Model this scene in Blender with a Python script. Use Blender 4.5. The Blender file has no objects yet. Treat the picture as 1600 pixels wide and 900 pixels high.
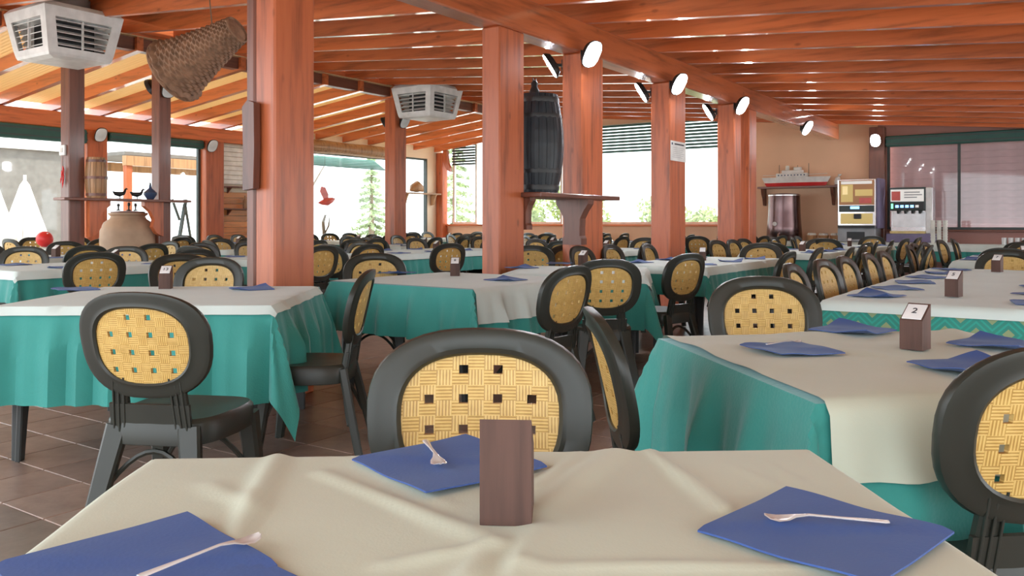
import bpy, bmesh, math, random
from math import sin, cos, pi, radians, atan2, hypot, exp, sqrt
from mathutils import Vector, Matrix
random.seed(7)

# ------------------------------------------------------------------ camera, sky, exposure
TH = radians(34.25)          # the camera looks 34.25 degrees to the left of the hall's long axis (+Y)
F_PX = 1313.0
CAM_Z = 1.14
HOR = 348.0
scene = bpy.context.scene
C = scene.collection
cam_data = bpy.data.cameras.new('camera')
cam = bpy.data.objects.new('camera', cam_data); C.objects.link(cam)
cam.location = (0, 0, CAM_Z); cam.rotation_euler = (pi/2, 0, TH)
cam_data.sensor_width = 36.0; cam_data.lens = 36.0*F_PX/1600.0
cam_data.shift_y = -(450.0-HOR)/1600.0
cam_data.clip_end = 300
scene.camera = cam
world = bpy.data.worlds.new('sky'); scene.world = world; world.use_nodes = True
bg = world.node_tree.nodes['Background']
bg.inputs[0].default_value = (0.88, 0.95, 1.0, 1); bg.inputs[1].default_value = 1.0
sun_d = bpy.data.lights.new('sun', 'SUN'); sun = bpy.data.objects.new('sun', sun_d); C.objects.link(sun)
sun_d.energy = 1.6; sun_d.angle = radians(3); sun_d.color = (1, .95, .86)
sun.rotation_euler = (radians(38), 0, radians(150)); sun.location = (0, 0, 20)
vs = scene.view_settings
vs.view_transform = 'Standard'; vs.look = 'None'; vs.gamma = 1.0; vs.use_curve_mapping = False
vs.exposure = 2.15

# ------------------------------------------------------------------ coordinates
FW = Vector((-sin(TH), cos(TH), 0)); RT = Vector((cos(TH), sin(TH), 0))
def rd(r, d, z=0.0):                                  # metres right of / ahead of the camera -> world
    return RT*r + FW*d + Vector((0, 0, z))
def wrot(phi): return radians(phi) + TH               # angle seen from the camera -> world angle

# ------------------------------------------------------------------ materials
MATS = {}
def nmat(name):
    m = bpy.data.materials.new(name); m.use_nodes = True
    nt = m.node_tree; b = nt.nodes['Principled BSDF']; MATS[name] = m
    return m, nt, b
def N(nt, t, **kw):
    n = nt.nodes.new(t)
    for k, v in kw.items(): setattr(n, k, v)
    return n
def mathn(nt, op, a, b=None):
    n = N(nt, 'ShaderNodeMath', operation=op)
    for i, v in enumerate((a, b)):
        if v is None: continue
        if isinstance(v, (int, float)): n.inputs[i].default_value = v
        else: nt.links.new(v, n.inputs[i])
    return n.outputs[0]
def ramp(nt, fac, stops):
    r = N(nt, 'ShaderNodeValToRGB'); e = r.color_ramp.elements
    while len(e) < len(stops): e.new(.5)
    for i, (p, c) in enumerate(stops): e[i].position = p; e[i].color = (*c, 1)
    nt.links.new(fac, r.inputs[0]); return r.outputs[0]
def mixc(nt, fac, a, b, mode='MIX'):
    n = N(nt, 'ShaderNodeMix', data_type='RGBA', blend_type=mode)
    for i, v in ((0, fac), (6, a), (7, b)):
        if isinstance(v, (int, float)): n.inputs[i].default_value = v
        elif isinstance(v, tuple): n.inputs[i].default_value = (*v, 1)
        else: nt.links.new(v, n.inputs[i])
    return n.outputs[2]
def bump(nt, b, h, strength=.3, dist=.01):
    n = N(nt, 'ShaderNodeBump'); n.inputs['Strength'].default_value = strength; n.inputs['Distance'].default_value = dist
    nt.links.new(h, n.inputs['Height']); nt.links.new(n.outputs[0], b.inputs['Normal'])
def coords(nt, kind='Object', scale=(1, 1, 1)):
    t = N(nt, 'ShaderNodeTexCoord'); m = N(nt, 'ShaderNodeMapping'); m.inputs['Scale'].default_value = scale
    nt.links.new(t.outputs[kind], m.inputs[0]); return m.outputs[0]
def noise(nt, vec, scale, detail=3, rough=.5):
    n = N(nt, 'ShaderNodeTexNoise'); n.inputs['Scale'].default_value = scale
    n.inputs['Detail'].default_value = detail; n.inputs['Roughness'].default_value = rough
    nt.links.new(vec, n.inputs['Vector']); return n.outputs[0]
def plain(name, col, rough=.5, metal=0, var=.12, nscale=6, spec=.5, bmp=0):
    m, nt, b = nmat(name)
    v = coords(nt); f = noise(nt, v, nscale)
    lo = tuple(max(0, c*(1-var)) for c in col); hi = tuple(min(1, c*(1+var)) for c in col)
    nt.links.new(ramp(nt, f, [(.3, lo), (.7, hi)]), b.inputs['Base Color'])
    b.inputs['Roughness'].default_value = rough; b.inputs['Metallic'].default_value = metal
    b.inputs['Specular IOR Level'].default_value = spec
    if bmp: bump(nt, b, noise(nt, v, nscale*8), bmp, .005)
    return m
def wood(name, axis, base, rough=.40, knots=True, dark=.48, coat=.2, crough=.16):
    m, nt, b = nmat(name)
    sc = [9, 9, 9]; sc[axis] = .7
    v = coords(nt, 'Object', tuple(sc))
    oi = N(nt, 'ShaderNodeObjectInfo'); add = N(nt, 'ShaderNodeVectorMath', operation='ADD')
    comb = N(nt, 'ShaderNodeCombineXYZ'); rr = mathn(nt, 'MULTIPLY', oi.outputs['Random'], 57.0)
    for i in range(3): nt.links.new(rr, comb.inputs[i])
    nt.links.new(v, add.inputs[0]); nt.links.new(comb.outputs[0], add.inputs[1]); v = add.outputs[0]
    g = noise(nt, v, 1.6, 5, .6)
    dk = tuple(c*dark for c in base); lt = (min(1, base[0]*1.12), min(1, base[1]*1.2), min(1, base[2]*1.25))
    col = ramp(nt, g, [(.28, dk), (.5, base), (.75, lt)])
    if knots:
        sk = [3.2, 3.2, 3.2]; sk[axis] = 1.5
        v2 = coords(nt, 'Object', tuple(sk)); a2 = N(nt, 'ShaderNodeVectorMath', operation='ADD')
        nt.links.new(v2, a2.inputs[0]); nt.links.new(comb.outputs[0], a2.inputs[1])
        vo = N(nt, 'ShaderNodeTexVoronoi'); vo.inputs['Scale'].default_value = 1.6; nt.links.new(a2.outputs[0], vo.inputs['Vector'])
        k = ramp(nt, vo.outputs['Distance'], [(.05, (1, 1, 1)), (.12, (0, 0, 0))])
        col = mixc(nt, mathn(nt, 'MULTIPLY', k, .6), col, tuple(c*.3 for c in base))
    hv = N(nt, 'ShaderNodeHueSaturation'); nt.links.new(col, hv.inputs['Color'])
    nt.links.new(mathn(nt, 'ADD', mathn(nt, 'MULTIPLY', oi.outputs['Random'], .36), .80), hv.inputs['Value'])
    nt.links.new(hv.outputs[0], b.inputs['Base Color'])
    b.inputs['Roughness'].default_value = rough; b.inputs['Coat Weight'].default_value = coat; b.inputs['Coat Roughness'].default_value = crough
    bump(nt, b, g, .12, .004)
    return m
ORANGE = (.62, .165, .048); REDW = (.55, .135, .045); DARKW = (.19, .062, .035)
for nm, ax in (('x', 0), ('y', 1), ('z', 2)):
    wood('wood_'+nm, ax, ORANGE if nm != 'z' else REDW)
    wood('darkwood_'+nm, ax, DARKW, knots=False)
wood('wood_rafter', 0, (.60, .15, .042), coat=1.0, crough=.07)
wood('wood_beam', 1, (.56, .14, .042), coat=1.0, crough=.07)
wood('blockwood', 2, (.10, .048, .036), .7, knots=False, dark=.45, coat=0)
wood('palewood', 2, (.42, .22, .10), .55, knots=False)
wood('panelwood', 1, (.72, .27, .07), .4)
plain('roofboard', (.80, .58, .34), .6, var=.1, nscale=2)
plain('orangewall', (.86, .56, .37), .8, var=.05, nscale=1.2, bmp=.06)
plain('pinkwall', (.42, .22, .19), .8, var=.05, nscale=1.2)
plain('creamwall', (.82, .68, .52), .8, var=.04, nscale=1.2)
plain('plastic', (.028, .030, .024), .36, var=.15, nscale=5, spec=.42)
plain('tableplastic', (.035, .037, .036), .42, var=.15)
plain('green_metal', (.02, .10, .085), .45)
plain('shutter_green', (.06, .17, .155), .4)
plain('shutter_dark', (.05, .09, .09), .45)
plain('lilac', (.64, .43, .48), .45, var=.14, nscale=3)
plain('frame_dark', (.05, .07, .07), .45)
plain('frame_white', (.72, .70, .66), .5)
plain('white_plastic', (.75, .76, .76), .4)
plain('grey_plastic', (.36, .38, .40), .45)
plain('black', (.015, .016, .018), .4)
plain('barrel_black', (.012, .018, .026), .45, var=.4, nscale=7)
plain('steel', (.62, .60, .60), .22, metal=1)
plain('darksteel', (.17, .11, .11), .25, metal=1)
plain('silver', (.78, .80, .82), .2, metal=.35)
plain('red', (.70, .03, .03), .4)
plain('white_paint', (.82, .82, .80), .4)
plain('terracotta', (.52, .36, .24), .6, var=.2, nscale=3)
plain('blue_glaze', (.05, .08, .16), .25)
plain('paper', (.80, .80, .80), .7)
plain('ink', (.03, .03, .04), .7)
plain('purple_wall', (.20, .17, .30), .5)
plain('gold_screen', (.75, .60, .25), .3)
plain('cream_cup', (.80, .80, .74), .4)
plain('basketry', (.27, .15, .09), .7, var=.35, nscale=14)
plain('leaf', (.36, .44, .24), .6, var=.35, nscale=1.2)
plain('leaf_light', (.34, .42, .17), .6, var=.3, nscale=1.2)
plain('bark', (.18, .13, .09), .8)
plain('concrete', (.60, .57, .52), .85, var=.08, nscale=.6)
plain('beige', (.17, .155, .14), .85)
plain('canvas', (.80, .79, .75), .8)
plain('awning', (.10, .28, .25), .7)
plain('red_glaze', (.72, .12, .10), .3)

def cloth(name, col, rough=.75, weave=240, wv=.25, sheen=.25, var=.08, lattice=False):
    m, nt, b = nmat(name)
    uv = coords(nt, 'UV'); f = noise(nt, uv, 3.0, 4)
    base = ramp(nt, f, [(.3, tuple(c*(1-var) for c in col)), (.7, tuple(min(1, c*(1+var)) for c in col))])
    ch = N(nt, 'ShaderNodeTexVoronoi'); ch.inputs['Scale'].default_value = weave; nt.links.new(uv, ch.inputs['Vector'])
    if lattice:
        mp = N(nt, 'ShaderNodeMapping'); mp.inputs['Rotation'].default_value = (0, 0, pi/4); mp.inputs['Scale'].default_value = (11, 11, 11)
        nt.links.new(uv, mp.inputs[0]); sp = N(nt, 'ShaderNodeSeparateXYZ'); nt.links.new(mp.outputs[0], sp.inputs[0])
        fx = mathn(nt, 'FRACT', sp.outputs[0]); fy = mathn(nt, 'FRACT', sp.outputs[1])
        ax = mathn(nt, 'ABSOLUTE', mathn(nt, 'SUBTRACT', fx, .5)); ay = mathn(nt, 'ABSOLUTE', mathn(nt, 'SUBTRACT', fy, .5))
        mx = mathn(nt, 'MAXIMUM', ax, ay)
        band = mathn(nt, 'MULTIPLY', mathn(nt, 'GREATER_THAN', mx, .34), mathn(nt, 'LESS_THAN', mx, .43))
        dia = mathn(nt, 'LESS_THAN', mx, .19)
        base = mixc(nt, mathn(nt, 'MULTIPLY', band, .55), base, (.02, .42, .33))
        base = mixc(nt, mathn(nt, 'MULTIPLY', dia, .6), base, (.42, .40, .16))
    nt.links.new(base, b.inputs['Base Color']); b.inputs['Roughness'].default_value = rough
    b.inputs['Sheen Weight'].default_value = sheen; b.inputs['Sheen Roughness'].default_value = .45; b.inputs['Sheen Tint'].default_value = (.75, .9, 1, 1)
    h = mathn(nt, 'ADD', mathn(nt, 'MULTIPLY', ch.outputs['Distance'], wv), noise(nt, uv, 14, 3))
    bump(nt, b, h, .25, .004)
    return m
cloth('teal', (.034, .28, .245), weave=110, wv=.6, sheen=.5)
cloth('teal_lattice', (.030, .25, .20), lattice=True)
cloth('white_cloth', (.56, .60, .49), weave=300, wv=.1, var=.03, sheen=.1)
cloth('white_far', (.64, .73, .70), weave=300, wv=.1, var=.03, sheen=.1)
cloth('napkin', (.043, .095, .31), weave=200, wv=.15, var=.06, sheen=.1)

# cane-look moulding: ribbed blocks alternating upright / level
m, nt, b = nmat('cane')
v = coords(nt); sp = N(nt, 'ShaderNodeSeparateXYZ'); nt.links.new(v, sp.inputs[0])
cx = mathn(nt, 'FLOOR', mathn(nt, 'DIVIDE', mathn(nt, 'ADD', sp.outputs[0], 10.0-.0175), .035))
cz = mathn(nt, 'FLOOR', mathn(nt, 'DIVIDE', mathn(nt, 'ADD', sp.outputs[2], 10.0), .032))
sel = mathn(nt, 'MODULO', mathn(nt, 'ADD', cx, cz), 2.0)
wx = mathn(nt, 'SINE', mathn(nt, 'MULTIPLY', sp.outputs[0], 900.0)); wz = mathn(nt, 'SINE', mathn(nt, 'MULTIPLY', sp.outputs[2], 900.0))
mixf = N(nt, 'ShaderNodeMix'); nt.links.new(sel, mixf.inputs[0]); nt.links.new(wx, mixf.inputs[2]); nt.links.new(wz, mixf.inputs[3])
h = mixf.outputs[0]
nz = noise(nt, v, 40, 3)
hh = mathn(nt, 'ADD', mathn(nt, 'MULTIPLY', h, .5), nz)
nt.links.new(ramp(nt, hh, [(0.0, (.42, .24, .06)), (.5, (.62, .39, .11)), (1.0, (.74, .51, .18))]), b.inputs['Base Color'])
b.inputs['Roughness'].default_value = .42; bump(nt, b, hh, .3, .002)

# floor tiles
def tilemat(name, joints):
    m, nt, b = nmat(name)
    g = N(nt, 'ShaderNodeNewGeometry'); pos = g.outputs['Position']
    f = noise(nt, pos, 2.2, 6, .65); f2 = noise(nt, pos, 11, 5, .7)
    col = ramp(nt, mathn(nt, 'ADD', mathn(nt, 'MULTIPLY', f, .6), mathn(nt, 'MULTIPLY', f2, .4)), [(.3, (.19, .125, .10)), (.5, (.30, .21, .17)), (.7, (.40, .29, .24))])
    oi = N(nt, 'ShaderNodeObjectInfo'); hv = N(nt, 'ShaderNodeHueSaturation'); nt.links.new(col, hv.inputs['Color'])
    nt.links.new(mathn(nt, 'ADD', mathn(nt, 'MULTIPLY', oi.outputs['Random'], .35), .85), hv.inputs['Value']); col = hv.outputs[0]
    if joints:
        br = N(nt, 'ShaderNodeTexBrick'); br.offset = 0; br.inputs['Scale'].default_value = 1.0
        br.inputs['Brick Width'].default_value = .33; br.inputs['Row Height'].default_value = .33; br.inputs['Mortar Size'].default_value = .004
        nt.links.new(pos, br.inputs['Vector'])
        col = mixc(nt, br.outputs['Fac'], col, (.48, .40, .34))
    nt.links.new(col, b.inputs['Base Color']); b.inputs['Roughness'].default_value = .34
    bump(nt, b, f2, .15, .004)
tilemat('tile', False); tilemat('tilefloor', True)
plain('grout', (.52, .44, .38), .85)

m, nt, b = nmat('glass')
out = nt.nodes['Material Output']; nt.nodes.remove(b)
tr = N(nt, 'ShaderNodeBsdfTransparent'); gl = N(nt, 'ShaderNodeBsdfGlossy'); gl.inputs['Roughness'].default_value = .03
tr.inputs[0].default_value = (.96, .98, .97, 1)
mx = N(nt, 'ShaderNodeMixShader'); mx.inputs[0].default_value = .03
nt.links.new(tr.outputs[0], mx.inputs[1]); nt.links.new(gl.outputs[0], mx.inputs[2]); nt.links.new(mx.outputs[0], out.inputs[0])
m, nt, b = nmat('roof_sheet')                        # pale see-through corrugated sheeting
out = nt.nodes['Material Output']; b.inputs['Base Color'].default_value = (.78, .60, .36, 1); b.inputs['Roughness'].default_value = .5
tl = N(nt, 'ShaderNodeBsdfTranslucent'); tl.inputs[0].default_value = (.80, .62, .36, 1)
v = coords(nt); sp = N(nt, 'ShaderNodeSeparateXYZ'); nt.links.new(v, sp.inputs[0])
bump(nt, b, mathn(nt, 'SINE', mathn(nt, 'MULTIPLY', sp.outputs[1], 90.0)), .5, .01)
mx = N(nt, 'ShaderNodeMixShader'); mx.inputs[0].default_value = .35
nt.links.new(b.outputs[0], mx.inputs[1]); nt.links.new(tl.outputs[0], mx.inputs[2]); nt.links.new(mx.outputs[0], out.inputs[0])
def emit(name, col, s):
    m, nt, b = nmat(name)
    b.inputs['Base Color'].default_value = (*col, 1); b.inputs['Emission Color'].default_value = (*col, 1); b.inputs['Emission Strength'].default_value = s
emit('led', (.90, .95, 1.0), 32.0)
emit('screen_white', (.85, .85, .82), .08); emit('screen_blue', (.15, .35, .95), 1.0); emit('screen_green', (.15, .8, .3), .6)
emit('screen_brown', (.45, .22, .10), .04); emit('screen_gold', (.75, .58, .22), .06)
plain('lens_off', (.70, .73, .74), .25)

# ------------------------------------------------------------------ mesh helpers
class MB:
    def __init__(s): s.v = []; s.f = []; s.uv = {}; s.M = Matrix.Identity(4)
    def at(s, loc=(0, 0, 0), rz=0, rx=0, ry=0):
        s.M = Matrix.Translation(loc) @ Matrix.Rotation(rz, 4, 'Z') @ Matrix.Rotation(ry, 4, 'Y') @ Matrix.Rotation(rx, 4, 'X'); return s
    def add(s, vs, fs):
        n = len(s.v); s.v += [s.M @ Vector(p) for p in vs]; s.f += [tuple(i+n for i in f) for f in fs]; return s
    def box(s, x0, x1, y0, y1, z0, z1, bev=0):
        if bev:
            bm = bmesh.new(); bmesh.ops.create_cube(bm, size=1)
            for q in bm.verts: q.co = Vector(((x0+x1)/2+q.co.x*(x1-x0), (y0+y1)/2+q.co.y*(y1-y0), (z0+z1)/2+q.co.z*(z1-z0)))
            bmesh.ops.bevel(bm, geom=bm.edges[:], offset=bev, segments=1, affect='EDGES')
            bm.verts.index_update()
            s.add([q.co.copy() for q in bm.verts], [[q.index for q in f.verts] for f in bm.faces]); bm.free(); return s
        return s.add([(x, y, z) for z in (z0, z1) for x, y in ((x0, y0), (x1, y0), (x1, y1), (x0, y1))],
                     [(3, 2, 1, 0), (4, 5, 6, 7), (0, 1, 5, 4), (1, 2, 6, 5), (2, 3, 7, 6), (3, 0, 4, 7)])
    def loft(s, rings, cap=True, closed=True):
        n = len(rings[0]); vs = [p for r in rings for p in r]; fs = []
        for i in range(len(rings)-1):
            for j in range(n if closed else n-1):
                k = (j+1) % n; fs.append((i*n+j, i*n+k, (i+1)*n+k, (i+1)*n+j))
        if cap: fs.append(tuple(range(n))[::-1]); fs.append(tuple((len(rings)-1)*n+j for j in range(n)))
        return s.add(vs, fs)
    def bar(s, p0, p1, w0, t0, w1, t1, wdir=(1, 0, 0), bev=.2):      # tapered bar with chamfered section
        p0 = Vector(p0); p1 = Vector(p1); z = (p1-p0).normalized(); u = Vector(wdir); u = (u-z*u.dot(z)).normalized(); w = z.cross(u)
        def ring(p, a, b):
            c = bev*min(a, b)
            return [p+u*x+w*y for x, y in ((-a/2+c, -b/2), (a/2-c, -b/2), (a/2, -b/2+c), (a/2, b/2-c), (a/2-c, b/2), (-a/2+c, b/2), (-a/2, b/2-c), (-a/2, -b/2+c))]
        return s.loft([ring(p0, w0, t0), ring(p1, w1, t1)])
    def tube(s, pts, r, seg=8, cap=True):
        rings = []; pts = [Vector(p) for p in pts]
        for i, p in enumerate(pts):
            t = (pts[min(i+1, len(pts)-1)]-pts[max(i-1, 0)]).normalized()
            u = t.orthogonal().normalized() if abs(t.z) > .9 else t.cross(Vector((0, 0, 1))).normalized(); w = t.cross(u)
            rr = r[i] if isinstance(r, (list, tuple)) else r
            rings.append([p+(u*cos(a)+w*sin(a))*rr for a in [2*pi*k/seg for k in range(seg)]])
        return s.loft(rings, cap)
    def lathe(s, prof, seg=20, sy=1.0):
        return s.loft([[(r*cos(2*pi*k/seg), sy*r*sin(2*pi*k/seg), z) for k in range(seg)] for r, z in prof])
    def prism(s, pts, h, axis='z'):                                   # outline (2d) pushed along an axis, centred
        m = {'z': lambda a, b, c: (a, b, c), 'y': lambda a, b, c: (a, c, b), 'x': lambda a, b, c: (c, a, b)}[axis]
        return s.loft([[m(a, b, -h/2) for a, b in pts], [m(a, b, h/2) for a, b in pts]])
    def mesh(s, name, mat, smooth=False, uvs=None):
        me = bpy.data.meshes.new(name); me.from_pydata([tuple(p) for p in s.v], [], s.f)
        bm = bmesh.new(); bm.from_mesh(me); bmesh.ops.recalc_face_normals(bm, faces=bm.faces[:]); bm.to_mesh(me); bm.free()
        if uvs:
            l = me.uv_layers.new(name='UVMap')
            for lp in me.loops: l.data[lp.index].uv = uvs[lp.vertex_index]
        me.materials.append(MATS[mat])
        if smooth:
            me.polygons.foreach_set('use_smooth', [True]*len(me.polygons))
            try: me.set_sharp_from_angle(angle=radians(42))
            except Exception: pass
        return me
def obj(name, me, parent=None, loc=(0, 0, 0), rz=0):
    o = bpy.data.objects.new(name, me); C.objects.link(o); o.location = loc; o.rotation_euler = (0, 0, rz)
    if parent is not None: o.parent = parent
    return o
def mk(name, mb, mat, parent=None, smooth=False, loc=(0, 0, 0), rz=0):
    return obj(name, mb.mesh(name, mat, smooth), parent, loc, rz)
def boxo(name, x0, x1, y0, y1, z0, z1, mat, parent=None, bev=0):      # box whose origin sits at its base centre
    c = Vector(((x0+x1)/2, (y0+y1)/2, z0))
    mb = MB().box(x0-c.x, x1-c.x, y0-c.y, y1-c.y, 0, z1-z0, bev)
    if parent is not None:
        pl = parent.matrix_basis.translation; c = c-pl
    return mk(name, mb, mat, parent, loc=c)
def tag(o, label=None, cat=None, group=None, kind=None):
    if label: o['label'] = label
    if cat: o['category'] = cat
    if group: o['group'] = group
    if kind: o['kind'] = kind
    return o
def thing(name, label, cat, loc=(0, 0, 0), rz=0, group=None):
    return tag(obj(name, None, None, loc, rz), label, cat, group)
def struct(name, mb, mat, loc=(0, 0, 0)): return tag(mk(name, mb, mat, loc=loc), kind='structure')
def dup(root, loc, rz):
    r = root.copy(); C.objects.link(r); r.location = loc; r.rotation_euler = (0, 0, rz)
    for ch in list(root.children):
        c = ch.copy(); C.objects.link(c); c.parent = r
        for g in list(ch.children):
            q = g.copy(); C.objects.link(q); q.parent = c
    return r

# ------------------------------------------------------------------ setting: floor
YE = 19.0; XL = -15.4; XM = -4.4; XD = -11.4
floor = struct('floor', MB().box(XL, 6, -5, YE, -.20, -.006), 'tilefloor')
tile_me = MB().box(-.1625, .1625, -.1625, .1625, -.012, 0, .003).mesh('floor_tile', 'tile')
cells = []
for i in range(-40, 12):
    for j in range(0, 30):
        p = Vector((i*.33+.165, j*.33+.165, 0)); d = p.dot(FW); r = p.dot(RT)
        if d > 1.75 and abs(r/d) < .68: cells.append((d, p))
cells.sort(key=lambda t: t[0])
near = cells[:300]
for d, p in near: obj('tile', tile_me, floor, p+Vector((0, 0, .004)))
gm = MB()
for d, p in near: gm.box(p.x-.165, p.x+.165, p.y-.165, p.y+.165, -.0065, -.0045)
mk('grout', gm, 'grout', floor)

# ------------------------------------------------------------------ setting: roof
ZR = lambda X: 3.23-.088*(X-XM)            # underside of the rafters, big roof slope
ZL = lambda X: 3.60+(X-XD)*.11             # left slope, falling to the windows
RH = .235
ceil = tag(obj('ceiling', None), kind='structure')
def sloped(x0, x1, zf, dz0, dz1, hy):
    return MB().add([(x, y, zf(x)+dz) for x in (x0, x1) for y in (-hy, hy) for dz in (dz0, dz1)],
                    [(0, 1, 3, 2), (4, 6, 7, 5), (0, 4, 5, 1), (2, 3, 7, 6), (0, 2, 6, 4), (1, 5, 7, 3)])
raf_r = sloped(XD-.05, 5.4, ZR, 0, RH, .038).mesh('rafter', 'wood_rafter')
raf_l = sloped(XL-.9, XD+.15, ZL, 0, .20, .05).mesh('rafter', 'wood_rafter')
ys = [7.7+.9*k for k in range(-10, 13)]
for y in ys:
    obj('rafter', raf_r, ceil, (0, y, 0))
    if y > 2: obj('rafter', raf_l, ceil, (0, y+.2, 0))
brd_r = sloped(XD-.05, 5.6, ZR, RH, RH+.03, .45).mesh('roof_board', 'roofboard')
brd_l = sloped(XL-.35, XD+.15, ZL, .20, .215, .45).mesh('roof_sheet', 'roof_sheet')
for y in ys+[ys[-1]+.9]:
    obj('roof_board', brd_r, ceil, (0, y-.45, 0))
    if y > 2: obj('roof_sheet', brd_l, ceil, (0, y-.25, 0))

boxo('ridge_board', XD-.16, XD-.10, -1.5, YE-.02, 3.70, 4.14, 'wood_y', ceil)

# beams
def beam(label, x0, x1, y0, y1, z0, z1, mat, bev=.012):
    return tag(boxo('ceiling_beam', x0, x1, y0, y1, z0, z1, mat, bev=bev), label, 'beam')
beam('long reddish timber beam carried on the row of thick posts', XM-.11, XM+.11, -1.5, YE-.4, 2.90, 3.225, 'wood_beam')
beam('dark brown ridge beam carried on the thin posts', XD-.09, XD+.09, -1, YE-.05, 3.63, 3.845, 'darkwood_y')
beam('orange header beam over the windows on the left', XL-.10, XL+.12, 2.0, 13.2, 2.86, 3.15, 'wood_y')

# posts
def post(label, X, Y, wx, wy, z1, mat='wood_z', name='timber_post', base=0):
    return tag(boxo(name, X-wx/2, X+wx/2, Y-wy/2, Y+wy/2, base, z1, mat, bev=.012), label, 'post')
postA = post('thickest reddish timber post, left of centre with a dark board hung beside it', XM+.035, 3.75, .19, .34, 2.9)
post('slim timber fixed to the left side of the thickest post', XM-.11, 3.73, .085, .30, 2.9, 'darkwood_z')
postB = post('reddish timber post just left of the black barrel', XM, 6.32, .20, .40, 2.9)
postC = post('reddish timber post right of the black barrel with a carved bracket', XM, 7.80, .24, .46, 2.9)
postD = post('reddish timber post with a white paper notice', XM, 10.02, .26, .50, 2.9)
postE = post('nearer timber post of the close pair beside the orange wall', XM, 12.25, .26, .30, 2.9)
postE2 = post('farther timber post of the close pair beside the orange wall', XM, 12.95, .26, .34, 2.9)
post('slim brown post left of the big clay jar', XD, 6.1, .22, .22, 3.63, 'darkwood_z')
post('slim brown post right of the big clay jar', XD, 7.43, .20, .20, 3.63, 'darkwood_z')
post('slim reddish post below the farther white air diffuser', XD, 12.6, .28, .34, 3.63)
post('orange post at the left windows behind the small barrel', XL+.05, 8.62, .22, .40, 2.86)
post('orange post at the left windows between glass and plank wall', XL+.08, 11.15, .28, .45, 2.86)
post('orange corner post where left wall meets end wall', XL+.13, YE-.16, .24, .24, 3.14)
post('dark timber post between orange wall and lilac shutter', -3.58, YE-.12, .30, .22, 3.14, 'darkwood_z')
# curved brace under the corner post
mk('brace', MB().prism([(0, 0), (.03, -.35), (.12, -.5), (.12, -.62), (-.02, -.55), (-.14, -.3), (-.14, 0)], .1, 'y'), 'wood_z',
   tag(obj('timber_brace', None, None, (XL+.42, YE-.25, 3.20)), 'curved timber brace at the top of the corner post', 'brace'))

# ------------------------------------------------------------------ setting: walls
wl = MB(); wl.box(XL-.12, XL-.02, 11.38, 13.4, 0, 2.86); wl.box(XL-.12, XL, 16.85, 17.3, 0, 3.3); wl.box(XL-.12, XL, 18.35, YE, 0, 3.3); wl.box(XL-.12, XL, 17.3, 18.35, 0, .6); wl.box(XL-.12, XL, 17.3, 18.35, 2.95, 3.3); wl.box(XL-.12, XL, 13.4, 16.85, 2.95, 3.3)
wall_left = struct('wall_left', wl, 'creamwall')
for k in range(14):                                                   # plank cladding of the niche
    z = .02+k*.128
    boxo('plank', XL-.02, XL+.015, 11.40, 13.38, z, z+.12, 'panelwood', wall_left, .006)
wb = MB()
wb.box(XL, -6.3, YE, YE+.15, 0, 1.08); wb.box(-6.3, -3.6, YE, YE+.15, 0, 3.5)
wb.box(XL, -6.3, YE, YE+.15, 3.62, 4.0)
wall_back = struct('wall_back', wb, 'orangewall')
wb2 = MB().box(-3.6, 6, YE, YE+.15, 0, .98); wb2.box(-3.6, -3.42, YE, YE+.15, .98, 2.92); wb2.box(2.6, 6, YE, YE+.15, .98, 2.9); wb2.box(-3.6, 6, YE, YE+.15, 2.92, 3.3)
struct('wall_back_right', wb2, 'pinkwall')
tag(boxo('window_sill', XL+.25, -6.3, YE-.14, YE+.02, 1.05, 1.10, 'wood_x', bev=.008), kind='structure').name = 'trim_1'
tag(boxo('window_sill', -3.4, 2.6, YE-.10, YE+.02, .96, 1.00, 'darkwood_x', bev=.008), kind='structure').name = 'trim_2'

# windows: frame bars, panes, shutters
wcount = [0]
def window(axis, fixed, a0, a1, z0, z1, mull, mat, bar=.05, depth=.07, pane=True):
    wcount[0] += 1
    root = tag(obj('window_%d' % wcount[0], None, None, (fixed if axis == 'y' else (a0+a1)/2, (a0+a1)/2 if axis == 'y' else fixed, z0)), kind='structure')
    w = (a1-a0)/2; h = z1-z0
    def B(mb, u0, u1, d0, d1, q0, q1):
        return mb.box(d0, d1, u0, u1, q0, q1) if axis == 'y' else mb.box(u0, u1, d0, d1, q0, q1)
    fr = MB(); hd = depth/2
    B(fr, -w, -w+bar, -hd, hd, 0, h); B(fr, w-bar, w, -hd, hd, 0, h); B(fr, -w+bar, w-bar, -hd, hd, 0, bar); B(fr, -w+bar, w-bar, -hd, hd, h-bar, h)
    mk('window_frame', fr, mat, root)
    edges = [-w+bar]+[q-(a0+a1)/2 for q in mull]+[w-bar]
    for q in edges[1:-1]:
        mk('mullion', B(MB(), q-bar/2, q+bar/2, -hd, hd, bar, h-bar), mat, root)
    if pane:
        for e0, e1 in zip(edges[:-1], edges[1:]):
            mk('pane', B(MB(), e0, e1, -.004, .004, bar, h-bar), 'glass', root)
    return root, B, w, h
# left wall windows
window('y', XL, 2.2, 8.42, .02, 2.86, [4.3, 6.4], 'frame_white')
window('y', XL, 8.82, 10.92, .02, 2.86, [], 'frame_dark')
window('y', XL, 13.4, 16.85, .02, 2.86, [], 'frame_dark')
w5, B5, _, _ = window('y', XL-.05, 17.3, 18.35, .6, 2.95, [], 'frame_dark', .05, .1)
for r_ in (w5,): pass
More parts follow.
